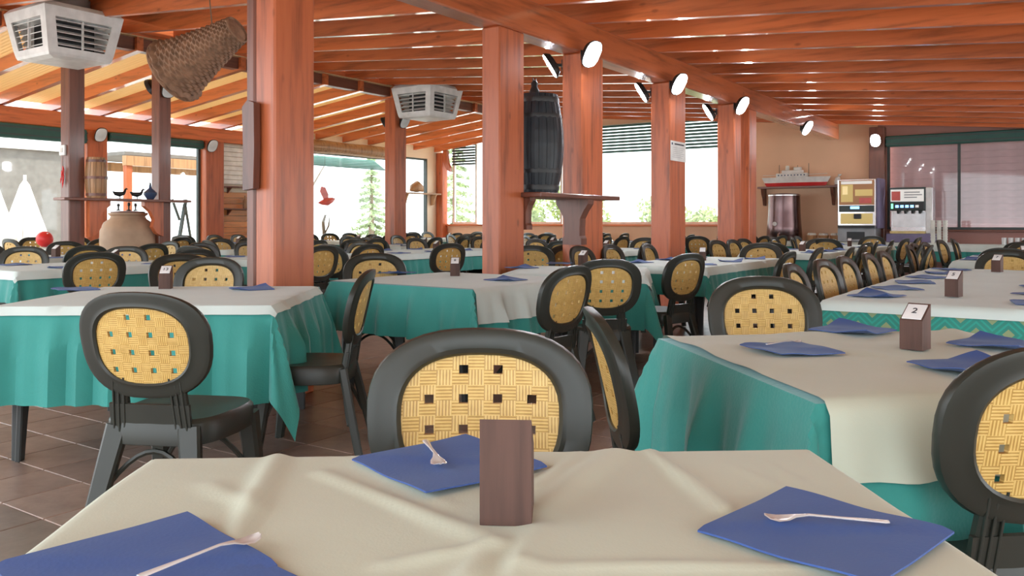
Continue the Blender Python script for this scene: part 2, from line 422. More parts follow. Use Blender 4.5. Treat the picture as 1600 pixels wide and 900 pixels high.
# end wall windows with louvred roller shutters
def shuttered(a0, a1, mull, z0, z1, zs, mat, n):
    root, B, w, h = window('x', YE+.05, a0, a1, z0, z1, mull, 'frame_white', .06)
    pitch = (z1-zs)/n
    me = MB().box(-w+.02, w-.02, -.02, .02, 0, pitch*.70, .004).mesh('shutter_slat', mat)
    for k in range(n): obj('shutter_slat', me, root, (0, -.09, zs-z0+k*pitch))
    return root
shuttered(-15.0, -14.15, [], 1.10, 3.55, 2.78, 'shutter_dark', 10)
shuttered(-13.85, -11.35, [-12.6], 1.10, 3.62, 2.85, 'shutter_green', 9)
shuttered(-11.15, -8.75, [], 1.10, 3.62, 2.90, 'shutter_green', 9)
shuttered(-8.55, -6.40, [], 1.10, 3.62, 2.90, 'shutter_green', 9)
w9, B9, ww9, h9 = window('x', YE+.05, -3.42, 2.6, 1.0, 2.92, [-2.08, -.74, .6], 'frame_dark', .05)
# lilac plank shutter behind that glass
sl = tag(obj('plank_shutter', None, None, (-.4, YE+.3, .98)), 'closed lilac plank shutter behind the end wall glass', 'shutter')
pm = MB().box(-3.05, 3.05, -.02, .02, 0, .1335, .004).mesh('plank', 'lilac')
for k in range(15): obj('plank', pm, sl, (0, random.uniform(-.004, .004), k*.134))
# green roller boxes over the windows
def roller(label, x0, x1, y0, y1, z0, z1, mat='green_metal'):
    r = tag(boxo('shutter_box', x0, x1, y0, y1, z0, z1, mat, bev=.02), label, 'shutter box')
    L = max(x1-x0, y1-y0)
    for k in (-.25, .25):
        if x1-x0 > y1-y0: q = MB().box(-L/2, L/2, -(y1-y0)/2-.008, -(y1-y0)/2, (z1-z0)*(.5+k)-.012, (z1-z0)*(.5+k)+.012)
        else: q = MB().box((x1-x0)/2, (x1-x0)/2+.008, -L/2, L/2, (z1-z0)*(.5+k)-.012, (z1-z0)*(.5+k)+.012)
        mk('ridge', q, 'frame_dark', r)
roller('dark green roller box above the lilac plank shutter', -3.42, 2.6, YE-.18, YE, 2.72, 2.94)
roller('green roller box at the top of the leftmost window', XL+.05, XL+.22, 2.2, 8.40, 2.60, 2.85)
roller('green roller strip above the window behind the clay jar', XL+.05, XL+.20, 8.85, 10.9, 2.68, 2.85)
# weathered log over the window by the thick post, with green awning under it
lg = MB().at((0, 0, 0), 0, pi/2).lathe([(.12, -1.75), (.15, -1.7), (.165, -.8), (.15, 0), (.17, .9), (.15, 1.7), (.12, 1.75)], 14)
tag(mk('log_lintel', lg, 'palewood', smooth=True, loc=(XL+.1, 15.1, 2.98)), 'pale rough log over the window right of the thickest post', 'log')
aw = MB().add([(0, -1.7, .28), (0, 1.7, .28), (.45, -1.7, 0), (.45, 1.7, 0), (0, -1.7, .26), (0, 1.7, .26), (.45, -1.7, -.02), (.45, 1.7, -.02)],
              [(0, 1, 3, 2), (4, 6, 7, 5), (2, 3, 7, 6), (0, 2, 6, 4), (1, 5, 7, 3), (0, 4, 5, 1)])
awn = tag(mk('window_awning', aw, 'awning', loc=(XL-.6, 15.1, 2.56)), 'green awning outside the window under the rough log', 'awning')

# ------------------------------------------------------------------ chairs
def sup(t, a, b, n=2.5):
    c, s_ = cos(t), sin(t)
    return (a*math.copysign(abs(c)**(2/n), c), b*math.copysign(abs(s_)**(2/n), s_))
BW, BH, BZ = .243, .195, .716                     # half width, half height, centre height of the oval back
LEAN = radians(13)
def back_pt(x, z, off):                           # (x, z) on the oval's plane -> 3d with curl and lean; off = towards the sitter
    y = -.235 + .55*x*x + off
    dz = z
    return (x, y-dz*sin(LEAN)-.03, BZ+dz*cos(LEAN))
def make_chair():
    root = obj('dining_chair', None)
    # seat
    mb = MB(); K = 28
    def seat_ring(sx, sy, z, yo=0): return [(lambda p: (p[0]*(1-.10*(p[1] < 0)*abs(p[1])/.21), p[1]+yo, z))(sup(2*pi*k/K, sx, sy, 4.2)) for k in range(K)]
    mb.loft([seat_ring(.205, .200, .355), seat_ring(.222, .216, .36), seat_ring(.225, .218, .435), seat_ring(.213, .206, .450),
             seat_ring(.17, .165, .446), seat_ring(.08, .08, .438)])
    mk('seat', mb, 'plastic', root, True)
    # oval back frame
    K = 44
    prof = [(1.0, .0), (.985, .014), (.90, .020), (.78, .014), (.735, .020), (.705, .012), (.70, 0), (.705, -.012), (.74, -.018), (.82, -.012), (.92, -.016), (.985, -.012), (1.0, 0)]
    rings = []
    for k in range(K):
        t = 2*pi*k/K; ring = []
        for s_, off in prof:
            x, z = sup(t, BW*s_, BH*s_, 2.55); z2 = z-(1-s_)*.004
            x *= 1+.10*z/BH*.5
            ring.append(back_pt(x, z2, off))
        rings.append(ring[:-1])
    n = len(rings[0]); vs_ = [p for r in rings for p in r]
    fs_ = [(i*n+j, i*n+(j+1) % n, ((i+1) % K)*n+(j+1) % n, ((i+1) % K)*n+j) for i in range(K) for j in range(n)]
    mk('back_frame', MB().add(vs_, fs_), 'plastic', root, True)
    # cane-look panel with square holes
    mb = MB(); step = .01; hole = .0100
    hx = [-.111, -.037, .037, .111]; hz = [-.090, -.025, .040, .103]
    hs = [(x, z) for z in hz for x in hx if not (z > .09 and abs(x) > .06)]
    xs = sorted(set([-.172, .172]+[h+e for h in hx for e in (-hole, hole)]+[-.15, -.13, -.07, 0, .07, .13, .15, -.16, .16]))
    zs = sorted(set([-.140, .140]+[h+e for h in hz for e in (-hole, hole)]+[-.125, -.064, 0, .064, .125]))
    vid = {}; vl = []; fl = []
    def inside(x, z): return (abs(x)/(BW*.725))**2.55+(abs(z)/(BH*.725))**2.55 <= 1.0
    def clampp(x, z):
        q = ((abs(x)/(BW*.725))**2.55+(abs(z)/(BH*.725))**2.55)
        if q > 1: s_ = q**(-1/2.55); return x*s_, z*s_
        return x, z
    for off in (.006, -.006):
        for i, x in enumerate(xs):
            for j, z in enumerate(zs):
                a, c = clampp(x, z); a *= 1+.05*c/BH
                vid[(i, j, off)] = len(vl); vl.append(back_pt(a, c, off))
    solid = {}
    for i in range(len(xs)-1):
        for j in range(len(zs)-1):
            xm, zm = (xs[i]+xs[i+1])/2, (zs[j]+zs[j+1])/2
            isH = any(abs(xm-p) < hole and abs(zm-q) < hole for p, q in hs)
            solid[(i, j)] = (not isH) and (inside(xm, zm) or any(inside(xs[i+a], zs[j+b_]) for a in (0, 1) for b_ in (0, 1)))
    for (i, j), ok in solid.items():
        if not ok: continue
        for off in (.006, -.006): fl.append([vid[(i+a, j+b_, off)] for a, b_ in ((0, 0), (1, 0), (1, 1), (0, 1))])
        for (di, dj), e in (((-1, 0), ((0, 0), (0, 1))), ((1, 0), ((1, 0), (1, 1))), ((0, -1), ((0, 0), (1, 0))), ((0, 1), ((0, 1), (1, 1)))):
            if not solid.get((i+di, j+dj), False):
                (a, b_), (c, d_) = e
                fl.append([vid[(i+a, j+b_, .006)], vid[(i+c, j+d_, .006)], vid[(i+c, j+d_, -.006)], vid[(i+a, j+b_, -.006)]])
    mk('cane_panel', MB().add(vl, fl), 'cane', root)
    # uprights with ribs joining seat and back, each running on as a rear leg
    for s_ in (-1, 1):
        u = MB(); u.bar((s_*.118, -.19, .40), (s_*.105, -.225, .60), .062, .030, .055, .022)
        for q in (-.016, .004, .024): u.bar((s_*.118+q-.004, -.206, .40), (s_*.105+q-.004, -.238, .60), .007, .012, .006, .010)
        mk('upright', u, 'plastic', root)
        l = MB(); l.bar((s_*.135, -.19, .42), (s_*.205, -.285, .0), .078, .044, .056, .038, (1, .2, 0))
        mk('leg', l, 'plastic', root)
        l = MB(); l.bar((s_*.180, .165, .40), (s_*.212, .215, .0), .080, .065, .05, .042, (1, 0, 0))
        mk('leg', l, 'plastic', root)
    ap = MB(); ap.add([(x, y-.55*0+.25*x*x, z) for x in (-.15, -.05, .05, .15) for y, z in ((-.205, .355), (-.228, .505), (-.216, .507), (-.193, .355))],
           [(i*4+j, i*4+(j+1) % 4, (i+1)*4+(j+1) % 4, (i+1)*4+j) for i in range(3) for j in range(4)]+[(0, 1, 2, 3), (15, 14, 13, 12)])
    mk('rear_apron', ap, 'plastic', root, True)
    st = MB().tube([(.19*t, -.23+.05*(1-t*t), .16+.17*(1-t*t)) for t in [-1+k/6 for k in range(13)]], .010, 6)
    mk('stretcher', st, 'plastic', root, True); st = MB()
    st.tube([(.19*t, .185-.05*(1-t*t), .16+.17*(1-t*t)) for t in [-1+k/6 for k in range(13)]], .010, 6)
    mk('stretcher', st, 'plastic', root, True)
    return root
chair0 = make_chair(); used = [False]
def place_chair(pos, rz, label, group):
    if not used[0]:
        o = chair0; used[0] = True; o.location = pos; o.rotation_euler = (0, 0, rz)
    else: o = dup(chair0, pos, rz)
    return tag(o, label, 'chair', group)
def chair_cam(x, d, alpha, label, group):         # back's top seen at column x, depth d; alpha: 0 = faces away, + = turned right
    a = radians(alpha); f = FW*cos(a)+RT*sin(a)
    p = rd((x-800)/F_PX*d, d)+f*.30
    return place_chair((p.x, p.y, 0), TH-a, label, group)

# ------------------------------------------------------------------ cloths and tables
TZ = .745
def axis_samples(lo, hi, a, si, so):
    e = sorted(set([lo, hi]+[q for q in (-a, a) if lo < q < hi])); out = []
    for p, q in zip(e[:-1], e[1:]):
        mid = (p+q)/2; st = si if abs(mid) < a else so; n = max(1, int(round((q-p)/st)))
        out += [p+(q-p)*k/n for k in range(n)]
    return out+[e[-1]]
def drape(name, mat, a, b, u0, u1, v0, v1, z, clear, amp=.018, seed=0, si=.09, so=.035, wr=None, flare=.34, k1=21):
    rng = random.Random(seed); p1, p2, p3, p4 = [rng.uniform(0, 6.28) for _ in range(4)]
    U = axis_samples(u0, u1, a, si, so); V = axis_samples(v0, v1, b, si, so)
    def wv(D, q, p): return clear+.05*D+amp*min(1, D/.22)*(.8+.5*sin(k1*q+p)+.3*sin(k1*2.3*q+2*p)+.7*max(0, sin(k1*.63*q+1.7*p))**5)
    vl = []; uvl = []
    for u in U:
        for v in V:
            ox = max(abs(u)-a, 0); oy = max(abs(v)-b, 0); sx = 1 if u > 0 else -1; sy = 1 if v > 0 else -1
            if ox < 1e-6 and oy < 1e-6:
                zz = z+(wr(u, v) if wr else 0); ed = min(a-abs(u), b-abs(v))
                vl.append((u, v, zz-(.004*(1-ed/.01) if ed < .01 else 0)))
            elif oy < 1e-6: vl.append((sx*(a+wv(ox, v, p1+sx)), v, z-.004-ox*.995))
            elif ox < 1e-6: vl.append((u, sy*(b+wv(oy, u, p2+sy)), z-.004-oy*.995))
            else:
                t = atan2(oy, ox); D = hypot(ox, oy); s2 = sin(2*t)
                off = (1-s2)*(cos(t)**2*wv(D, sy*b, p1+sx)+sin(t)**2*wv(D, sx*a, p2+sy))+s2*(clear+flare*D)
                off += amp*.5*sin(6*t+p3)*min(1, D/.2)*s2
                vl.append((sx*(a+off*cos(t)), sy*(b+off*sin(t)), z-.004-D*.95))
            uvl.append((u, v))
    nv = len(V)
    fl = [(i*nv+j, (i+1)*nv+j, (i+1)*nv+j+1, i*nv+j+1) for i in range(len(U)-1) for j in range(nv-1)]
    return MB().add(vl, fl).mesh(name, mat, True, uvl)
def soften(me): me.polygons.foreach_set('use_smooth', [True]*len(me.polygons)); return me
_tab = {}
def table_meshes(a, b):
    if (a, b) in _tab: return _tab[(a, b)]
    top = MB().box(-a+.005, a-.005, -b+.005, b-.005, TZ-.035, TZ-.004, .008).mesh('tabletop', 'tableplastic')
    leg = MB(); leg.bar((0, 0, TZ-.03), (.025, .025, 0), .11, .028, .05, .028, (1, 0, 0)); leg.bar((-.04, .05, TZ-.03), (.005, .045, 0), .028, .10, .028, .045, (1, 0, 0))
    r = (top, leg.mesh('leg', 'tableplastic')); _tab[(a, b)] = r; return r
def make_table(cx, cy, rz, a, b, desc):
    t = thing('dining_table', 'dark plastic frame of the '+desc, 'table', (cx, cy, 0), rz)
    top, leg = table_meshes(a, b); obj('tabletop', top, t)
    for sx in (-1, 1):
        for sy in (-1, 1):
            o = obj('leg', leg, t, (sx*(a-.12), sy*(b-.12), 0)); o.scale = (sx, sy, 1)
    return t
_cl = {}
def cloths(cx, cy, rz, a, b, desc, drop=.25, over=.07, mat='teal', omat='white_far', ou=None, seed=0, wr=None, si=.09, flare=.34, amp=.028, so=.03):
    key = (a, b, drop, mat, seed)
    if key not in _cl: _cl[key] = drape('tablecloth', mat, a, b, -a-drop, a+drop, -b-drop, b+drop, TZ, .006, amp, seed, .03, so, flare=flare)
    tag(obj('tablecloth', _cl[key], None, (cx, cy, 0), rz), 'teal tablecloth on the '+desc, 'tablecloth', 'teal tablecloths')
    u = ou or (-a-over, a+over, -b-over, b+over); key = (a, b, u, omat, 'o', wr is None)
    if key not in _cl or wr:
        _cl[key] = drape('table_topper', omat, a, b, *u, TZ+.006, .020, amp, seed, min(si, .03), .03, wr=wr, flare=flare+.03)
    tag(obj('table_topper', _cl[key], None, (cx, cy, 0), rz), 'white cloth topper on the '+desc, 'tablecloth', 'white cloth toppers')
# number block: wooden wedge with sloped printed face
blk_body = MB().prism([(-.034, 0), (.034, 0), (.034, .135), (-.034, .088)], .066, 'x')
blk_me = blk_body.mesh('body', 'blockwood')
card_me = MB().add([(x*.028, y*.027-.004, z+(y*.027-.004)*.69) for z in (0, .003) for x, y in ((-1, -1), (1, -1), (1, 1), (-1, 1))],
                   [(0, 1, 2, 3)[::-1], (4, 5, 6, 7), (0, 1, 5, 4), (1, 2, 6, 5), (2, 3, 7, 6), (3, 0, 4, 7)]).mesh('number_card', 'paper')
_num = {}
def num_mesh(s_):
    if s_ not in _num:
        cu = bpy.data.curves.new('digits', 'FONT'); cu.body = s_; cu.size = .034; cu.align_x = 'CENTER'; cu.align_y = 'CENTER'; cu.extrude = .0006
        o = bpy.data.objects.new('digits', cu); C.objects.link(o); bpy.context.view_layer.update()
        me = bpy.data.meshes.new_from_object(o.evaluated_get(bpy.context.evaluated_depsgraph_get())); bpy.data.objects.remove(o)
        me.materials.clear(); me.materials.append(MATS['ink']); _num[s_] = me
    return _num[s_]
def block(pos, rz, desc, num=None, h=1.0):
    t = thing('table_number_block', 'wooden number block on the '+desc, 'block', pos, rz, 'table number blocks')
    obj('body', blk_me, t)
    c = obj('number_card', card_me, t, (0, 0, .1135))
    if num: o = obj('digits', num_mesh(num), c, (0, -.004, .0016)); o.rotation_euler = (atan2(.047, .068), 0, 0)
    return t
def napkin_mesh(s_, seed, n=12, lift=.012):
    rng = random.Random(seed); p = [rng.uniform(0, 6.28) for _ in range(4)]; mb = MB()
    vl = []
    for zoff in (0, .0025):
        for i in range(n+1):
            for j in range(n+1):
                u, v = (i/n-.5), (j/n-.5)
                e = max(abs(u), abs(v))*2
                z = lift*max(0, u*v*4*cos(p[0])+.25*sin(p[1]+5*u))*.8*e*e+.0012*(1+sin(9*v+p[2]))
                vl.append((u*s_, v*s_, z+zoff+(.003 if zoff and u+v > 0 else 0)))
    m_ = (n+1)**2; fl = []
    for i in range(n):
        for j in range(n):
            q = [i*(n+1)+j, (i+1)*(n+1)+j, (i+1)*(n+1)+j+1, i*(n+1)+j+1]
            fl.append([a+m_ for a in q]); fl.append(q[::-1])
    bd = [i*(n+1) for i in range(n)]+[n*(n+1)+j for j in range(n)]+[(n-i)*(n+1)+n for i in range(n)]+[n-j for j in range(n)]
    for a_, b_ in zip(bd, bd[1:]+bd[:1]): fl.append([a_, b_, b_+m_, a_+m_])
    uv = [(x/1, y/1) for x, y, z in vl]
    return MB().add(vl, fl).mesh('napkin', 'napkin', True, uv)
napk = [napkin_mesh(.215, s_, lift=.03) for s_ in range(5)]
napk_flat = [napkin_mesh(.222, 20+s_, n=16, lift=.004) for s_ in range(3)]
def napkin(pos, rz, label, k=None, flat=False):
    return tag(obj('napkin', (napk_flat if flat else napk)[(k if k is not None else random.randrange(99)) % (3 if flat else 5)], None, pos, rz), label, 'napkin', 'blue folded napkins')
def spoon_mesh():
    mb = MB(); K = 10
    prof = [(-.075, .0045, .002), (-.07, .006, .002), (-.02, .003, .004), (.02, .0028, .006), (.036, .006, .004), (.045, .011, .0015), (.058, .013, .0), (.068, .010, .0015), (.074, .003, .004)]
    rings = []
    for y, w, z in prof:
        rings.append([(w*cos(2*pi*k/K), y, z+.0035+.0015*sin(2*pi*k/K)-(.0022 if y > .04 and sin(2*pi*k/K) > .3 and abs(cos(2*pi*k/K)) < .8 else 0)) for k in range(K)])
    return mb.loft(rings).mesh('teaspoon', 'silver', True)
spoon_me = spoon_mesh()

# ---- foreground table
def px_top(x, y, z=TZ+.006):                          # photo column/row on a table top -> (r, d)
    d = F_PX*(CAM_Z-z)/(y-HOR); return ((x-800)/F_PX*d, d)
T1c = (-.018, .965); T1a, T1b = .555, .455; T1rot = 3.0
def t1_local(x, y):
    r, d = px_top(x, y); q = Matrix.Rotation(-radians(T1rot), 2) @ Vector((r-T1c[0], d-T1c[1])); return q
creases = []
for (x0, y0, x1, y1, h, w) in ((440, 703, 335, 905, .010, .020), (505, 742, 775, 852, .008, .020), (1012, 703, 1133, 800, .010, .016), (965, 705, 842, 800, .011, .030),
                               (905, 712, 838, 765, .006, .014), (838, 832, 790, 940, .008, .018), (820, 890, 1300, 888, .005, .014), (600, 885, 770, 858, .006, .016),
                               (700, 960, 760, 860, .007, .018), (1180, 712, 1300, 790, .004, .018), (1100, 708, 1230, 770, .004, .02), (560, 720, 700, 790, .004, .02), (330, 760, 400, 800, .005, .02), (1400, 800, 1500, 850, .004, .02)):
    creases.append((t1_local(x0, y0), t1_local(x1, y1), h, w))
def t1_wr(u, v):
    z = .0022*sin(9*u+3*v)+.0018*sin(14*v-5*u+1)
    for p, q, h, w in creases:
        e = q-p; t = max(0, min(1, (Vector((u, v))-p).dot(e)/e.dot(e))); dist = (p+e*t-Vector((u, v))).length
        z += 1.25*h*exp(-(dist/w)**2)*(1-.45*abs(2*t-1))
    return max(0, z)+.001
p = rd(*T1c); rz1 = wrot(T1rot)
D1 = 'foreground table nearest the camera'
make_table(p.x, p.y, rz1, T1a, T1b, D1)
cloths(p.x, p.y, rz1, T1a, T1b, D1, drop=.42, ou=(-T1a-.16, T1a+.16, -T1b-.16, T1b+.16), omat='white_cloth', wr=t1_wr, si=.0085, seed=3)
TOPZ = TZ+.012
def on_top(x, y, z=TOPZ): r, d = px_top(x, y); w = rd(r, d, z); return w
w = on_top(793, 812); block((w.x, w.y, TOPZ-.002), wrot(176), D1)
bl = bpy.context.scene.objects
w = on_top(700, 732); napkin((w.x, w.y, TOPZ), wrot(38), 'blue folded napkin behind the number block on the foreground table', 0, True)
w = on_top(211, 897); napkin((w.x, w.y, TOPZ), wrot(46), 'blue folded napkin at the lower left corner of the photo', 1, True)
w = on_top(290, 955); napkin((w.x, w.y, TOPZ-.004), wrot(52), 'blue napkin half lying under the lower left napkin', 2, True)
w = on_top(1290, 842); napkin((w.x, w.y, TOPZ), wrot(44), 'blue folded napkin on the right of the foreground table', 0, True)
def spoon(x, y, rot, label, dz=.008):
    w = on_top(x, y); tag(obj('teaspoon', spoon_me, None, (w.x, w.y, TOPZ+dz), wrot(rot)), label, 'spoon', 'teaspoons')
spoon(676, 725, 195, 'teaspoon on the napkin behind the foreground number block')
spoon(1290, 835, 82, 'teaspoon on the right napkin of the foreground table')
spoon(318, 893, -38, 'teaspoon on the napkin in the lower left corner')

# ---- left table
def tcam(r, d, rot, a, b, desc, **kw):
    p = rd(r, d); rz = wrot(rot); make_table(p.x, p.y, rz, a, b, desc); cloths(p.x, p.y, rz, a, b, desc, **kw); return p, rz
def on_table(x, y, z=TZ+.008): return on_top(x, y, z)
D2 = 'left table whose teal cloth hangs lowest, behind the oval-backed chair'
D2 = 'low-hanging teal table at left'
tcam(-1.83, 4.58, 2.5, .66, .62, D2, drop=.45, ou=(-.62, .70, -.66, .55), seed=11, amp=.045)
w = on_table(259, 451); block((w.x, w.y, TZ+.006), wrot(10), D2, '13')
for x, y, q, lb in ((118, 453, 10, 'left'), (393, 452, 0, 'right')):
    w = on_table(x, y); napkin((w.x, w.y, TZ+.008), wrot(q+30), 'blue napkin on the %s side of the low-hanging teal table at left' % lb)
# ---- middle table
D3 = 'middle table right of the thickest post'
tcam(-.38, 5.83, -36, .62, .60, D3, drop=.32, ou=(-.64, .83, -.60, .60), seed=12, amp=.04)
w = on_table(711, 431); block((w.x, w.y, TZ+.006), wrot(0), D3, '8')
for x, y, lb in ((620, 427, 'left'), (790, 438, 'right')):
    w = on_table(x, y); napkin((w.x, w.y, TZ+.008), wrot(random.uniform(0, 90)), 'blue napkin on the %s part of the middle table' % lb)
# ---- right near table
D4 = 'right table with block number two'
tcam(1.13, 2.46, 9, .55, .53, D4, drop=.45, ou=(-.53, .72, -.70, .55), omat='white_cloth', seed=13, amp=.036,
     wr=lambda u, v: max(0, .004*sin(11*u+4*v)+.004*sin(17*v-8*u)+.010*exp(-(abs(u-.25-.6*v)/.03)**1.5)+.008*exp(-(abs(u+.05+.5*v)/.03)**1.5)), si=.025)
w = on_table(1430, 549); block((w.x, w.y, TZ+.014), wrot(-46), D4, '2')
for x, y, q, lb in ((1332, 520, 40, 'far side'), (1236, 551, 18, 'left side'), (1560, 543, 35, 'right far corner'), (1515, 580, 10, 'right near corner')):
    w = on_table(x, y); napkin((w.x, w.y, TZ+.014), wrot(q), 'blue napkin on the %s of the table with block two' % lb)
w = on_table(1225, 546); tag(obj('teaspoon', spoon_me, None, (w.x, w.y, TZ+.022), wrot(-60)), 'teaspoon on the left napkin of the table with block two', 'spoon', 'teaspoons')
# ---- long right table: three tables in a row, one lattice cloth each
c5 = Vector((-1.10, 4.42, 0))
for k, dn in enumerate(('nearest', 'middle', 'farthest')):
    ds = '%s joined table at right' % dn
    cx, cy = c5.x+.56, c5.y+.60+k*1.2
    make_table(cx, cy, 0, .56, .598, ds)
    dp = .26
    me = drape('tablecloth', 'teal_lattice', .56, .598, -.56-dp, .56+dp, -.598-(dp if k == 0 else 0), .598+(dp if k == 2 else 0), TZ, .006, .014, 40+k, .035, .03)
    tag(obj('tablecloth', me, None, (cx, cy, 0)), 'teal tablecloth with diamond lattice on the '+ds, 'tablecloth', 'lattice tablecloths')
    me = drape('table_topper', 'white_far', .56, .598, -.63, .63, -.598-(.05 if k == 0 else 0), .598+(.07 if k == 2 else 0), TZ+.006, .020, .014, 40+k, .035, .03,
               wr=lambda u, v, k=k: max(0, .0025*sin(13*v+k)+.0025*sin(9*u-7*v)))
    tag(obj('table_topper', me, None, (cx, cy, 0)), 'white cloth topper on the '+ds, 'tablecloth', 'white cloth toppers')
    if k != 1: block((cx-.02, cy+(-.12 if k == 0 else .12), TZ+.012), -.22, ds, '5' if k == 0 else '7')
    for q, (ux, uy, lb) in enumerate(((-.36, -.3, 'near left'), (-.36, .28, 'far left'), (.36, -.3, 'near right'), (.36, .28, 'far right'))):
        napkin((cx+ux, cy+uy, TZ+.011), random.uniform(0, 1.5), 'blue napkin at %s of the %s' % (lb, ds))
# ---- table behind the middle one
D6 = 'table behind the two chairs facing the middle'
D6 = 'table right of the barrel post'
tcam(.56, 6.95, -10, .54, .60, D6, drop=.40, ou=(-.56, .66, -.66, .56), seed=14)
w = on_table(911, 414); block((w.x, w.y, TZ+.006), wrot(-35), D6, '9')
for x, y, lb in ((815, 419, 'left'), (875, 412, 'far')):
    w = on_table(x, y); napkin((w.x, w.y, TZ+.008), wrot(random.uniform(0, 90)), 'blue napkin at the %s edge of the table right of the barrel post' % lb)
for k, (x, y) in enumerate(((1005, 420), (960, 424))):
    w = on_table(x, y)

# ------------------------------------------------------------------ chairs near the camera
G = 'dark chairs with cane-look oval backs'
CH = [(752, 1.87, 181, 'large dark chair facing the camera across the foreground table'),
      (212, 2.86, 8, 'dark chair seen from behind in front of the low-hanging teal cloth'),
      (578, 4.25, -90, 'dark chair seen edge-on right of the left table, facing left'),
      (897, 4.65, -52, 'dark chair turned left at the right corner of the middle table'),
      (950, 5.45, -8, 'dark chair seen from behind, just right of the turned chair by the middle table'),
      (925, 2.32, 89, 'dark chair seen edge-on behind the foreground table, facing right'),
      (1190, 3.70, 184, 'dark chair facing the camera behind the table with block two'),
      (1672, 1.64, -9, 'large dark chair cut by the right edge of the photo'),
      (332, 5.75, 184, 'dark chair facing the camera behind the left number block'),
      (280, 6.35, 140, 'dark chair half hidden behind the chair at the left number block'),
      (586, 6.55, 172, 'dark chair facing the camera at the far left edge of the middle table'),
      (512, 9.2, 30, 'dark chair with pale panel just right of the thickest post'),
      (704, 9.7, -38, 'dark chair just left of the barrel post'),
      (1078, 6.5, -40, 'slim turned dark chair between the barrel table and the row behind'),
      (831, 8.75, 180, 'dark chair facing the camera below the black barrel'),
      (886, 8.95, 160, 'dark chair under the carved bracket shelf'),
      (1236, 6.95, -56, 'dark chair edge-on left of the three joined tables'),
      (1190, 9.75, 205, 'dark chair facing the camera in front of the close post pair'),
      (1282, 8.1, -60, 'dark chair edge-on behind the chairs of the joined tables'),
      (1332, 8.3, -62, 'left of two dark edge-on chairs in front of the drink machines'),
      (1352, 8.7, -62, 'right of two dark edge-on chairs in front of the drink machines'),
      (1390, 8.4, -64, 'dark chair edge-on below the juice dispenser'),
      (1440, 9.6, -62, 'dark chair edge-on left of the white cup stack'),
      (1455, 8.9, -58, 'dark chair edge-on below the white cup stack'),
      (1574, 7.2, 212, 'dark chair facing the camera at the far end of the joined tables'),
      (40, 8.4, 172, 'dark chair at the left edge of the photo behind the first far table'),
      (198, 8.5, 180, 'dark chair facing the camera in front of the big clay jar')]
for x, d, al, lb in CH: chair_cam(x, d, al, lb, G)
for k, ay in enumerate((.55, 1.22, 1.82, 2.62, 3.2)):
    place_chair((c5.x-.02, c5.y+ay, 0), -pi/2+random.uniform(-.08, .08), 'dark chair pushed under left side of the joined tables, %s from camera' % ('first', 'second', 'third', 'fourth', 'fifth')[k], 'chairs pushed under the joined tables')

# ------------------------------------------------------------------ rows of farther tables
DESCS = []
def ORD(k, n): return ('nearest', 'farthest')[k] if n == 2 else ('nearest', 'middle', 'farthest')[k] if n == 3 else ('nearest', 'second', 'third', 'farthest')[k] if n == 4 else 'single'
def row_table(cx, cy, a, b, desc, skip='', seed=30, drop=.25, per=2, blk=True):
    make_table(cx, cy, 0, a, b, desc); cloths(cx, cy, 0, a, b, desc, drop=drop, seed=seed)
    n = max(1, int(b*2/.62))
    for sd, nm in ((-1, 'window'), (1, 'post')):
        sidew = 'left' if sd < 0 else 'right'
        if sidew[0] in skip: continue
        for k in range(n):
            y = cy-b+(k+.5)*2*b/n+random.uniform(-.06, .06)
            place_chair((cx+sd*(a+.16+random.uniform(-.03, .10)), y, 0), sd*pi/2+random.uniform(-.25, .25),
                        '%s dark chair on %s side of the %s' % (ORD(k, n), sidew, desc), 'chairs at the far tables')
    for sd, nm, ch in ((-1, 'near end', 'n'), (1, 'far end', 'f')):
        if ch in skip: continue
        place_chair((cx+random.uniform(-.08, .08), cy+sd*(b+.18), 0), (0 if sd < 0 else pi)+random.uniform(-.2, .2), 'dark chair at %s of the %s' % (nm, desc), 'chairs at the far tables')
    if blk: block((cx, cy+random.uniform(-.3, .3), TZ+.006), random.uniform(-.3, .3), desc)
    for sx in (-1, 1):
        for k in range(n):
            napkin((cx+sx*(a-.17), cy-b+(k+.5)*2*b/n, TZ+.009), random.uniform(0, 1.5), '%s blue napkin along %s of the %s' % (ORD(k, n), 'left' if sx < 0 else 'right', desc))
# tables with hand-placed chairs
row_table(-7.68, 4.25, .58, .90, 'far left table before the clay jar', skip='lnf')
row_table(-3.24, 8.15, .50, 1.10, 'table before the notice post', skip='rnf')
row_table(-7.62, 9.0, .62, 1.35, 'long table left of the barrel post', skip='rn')
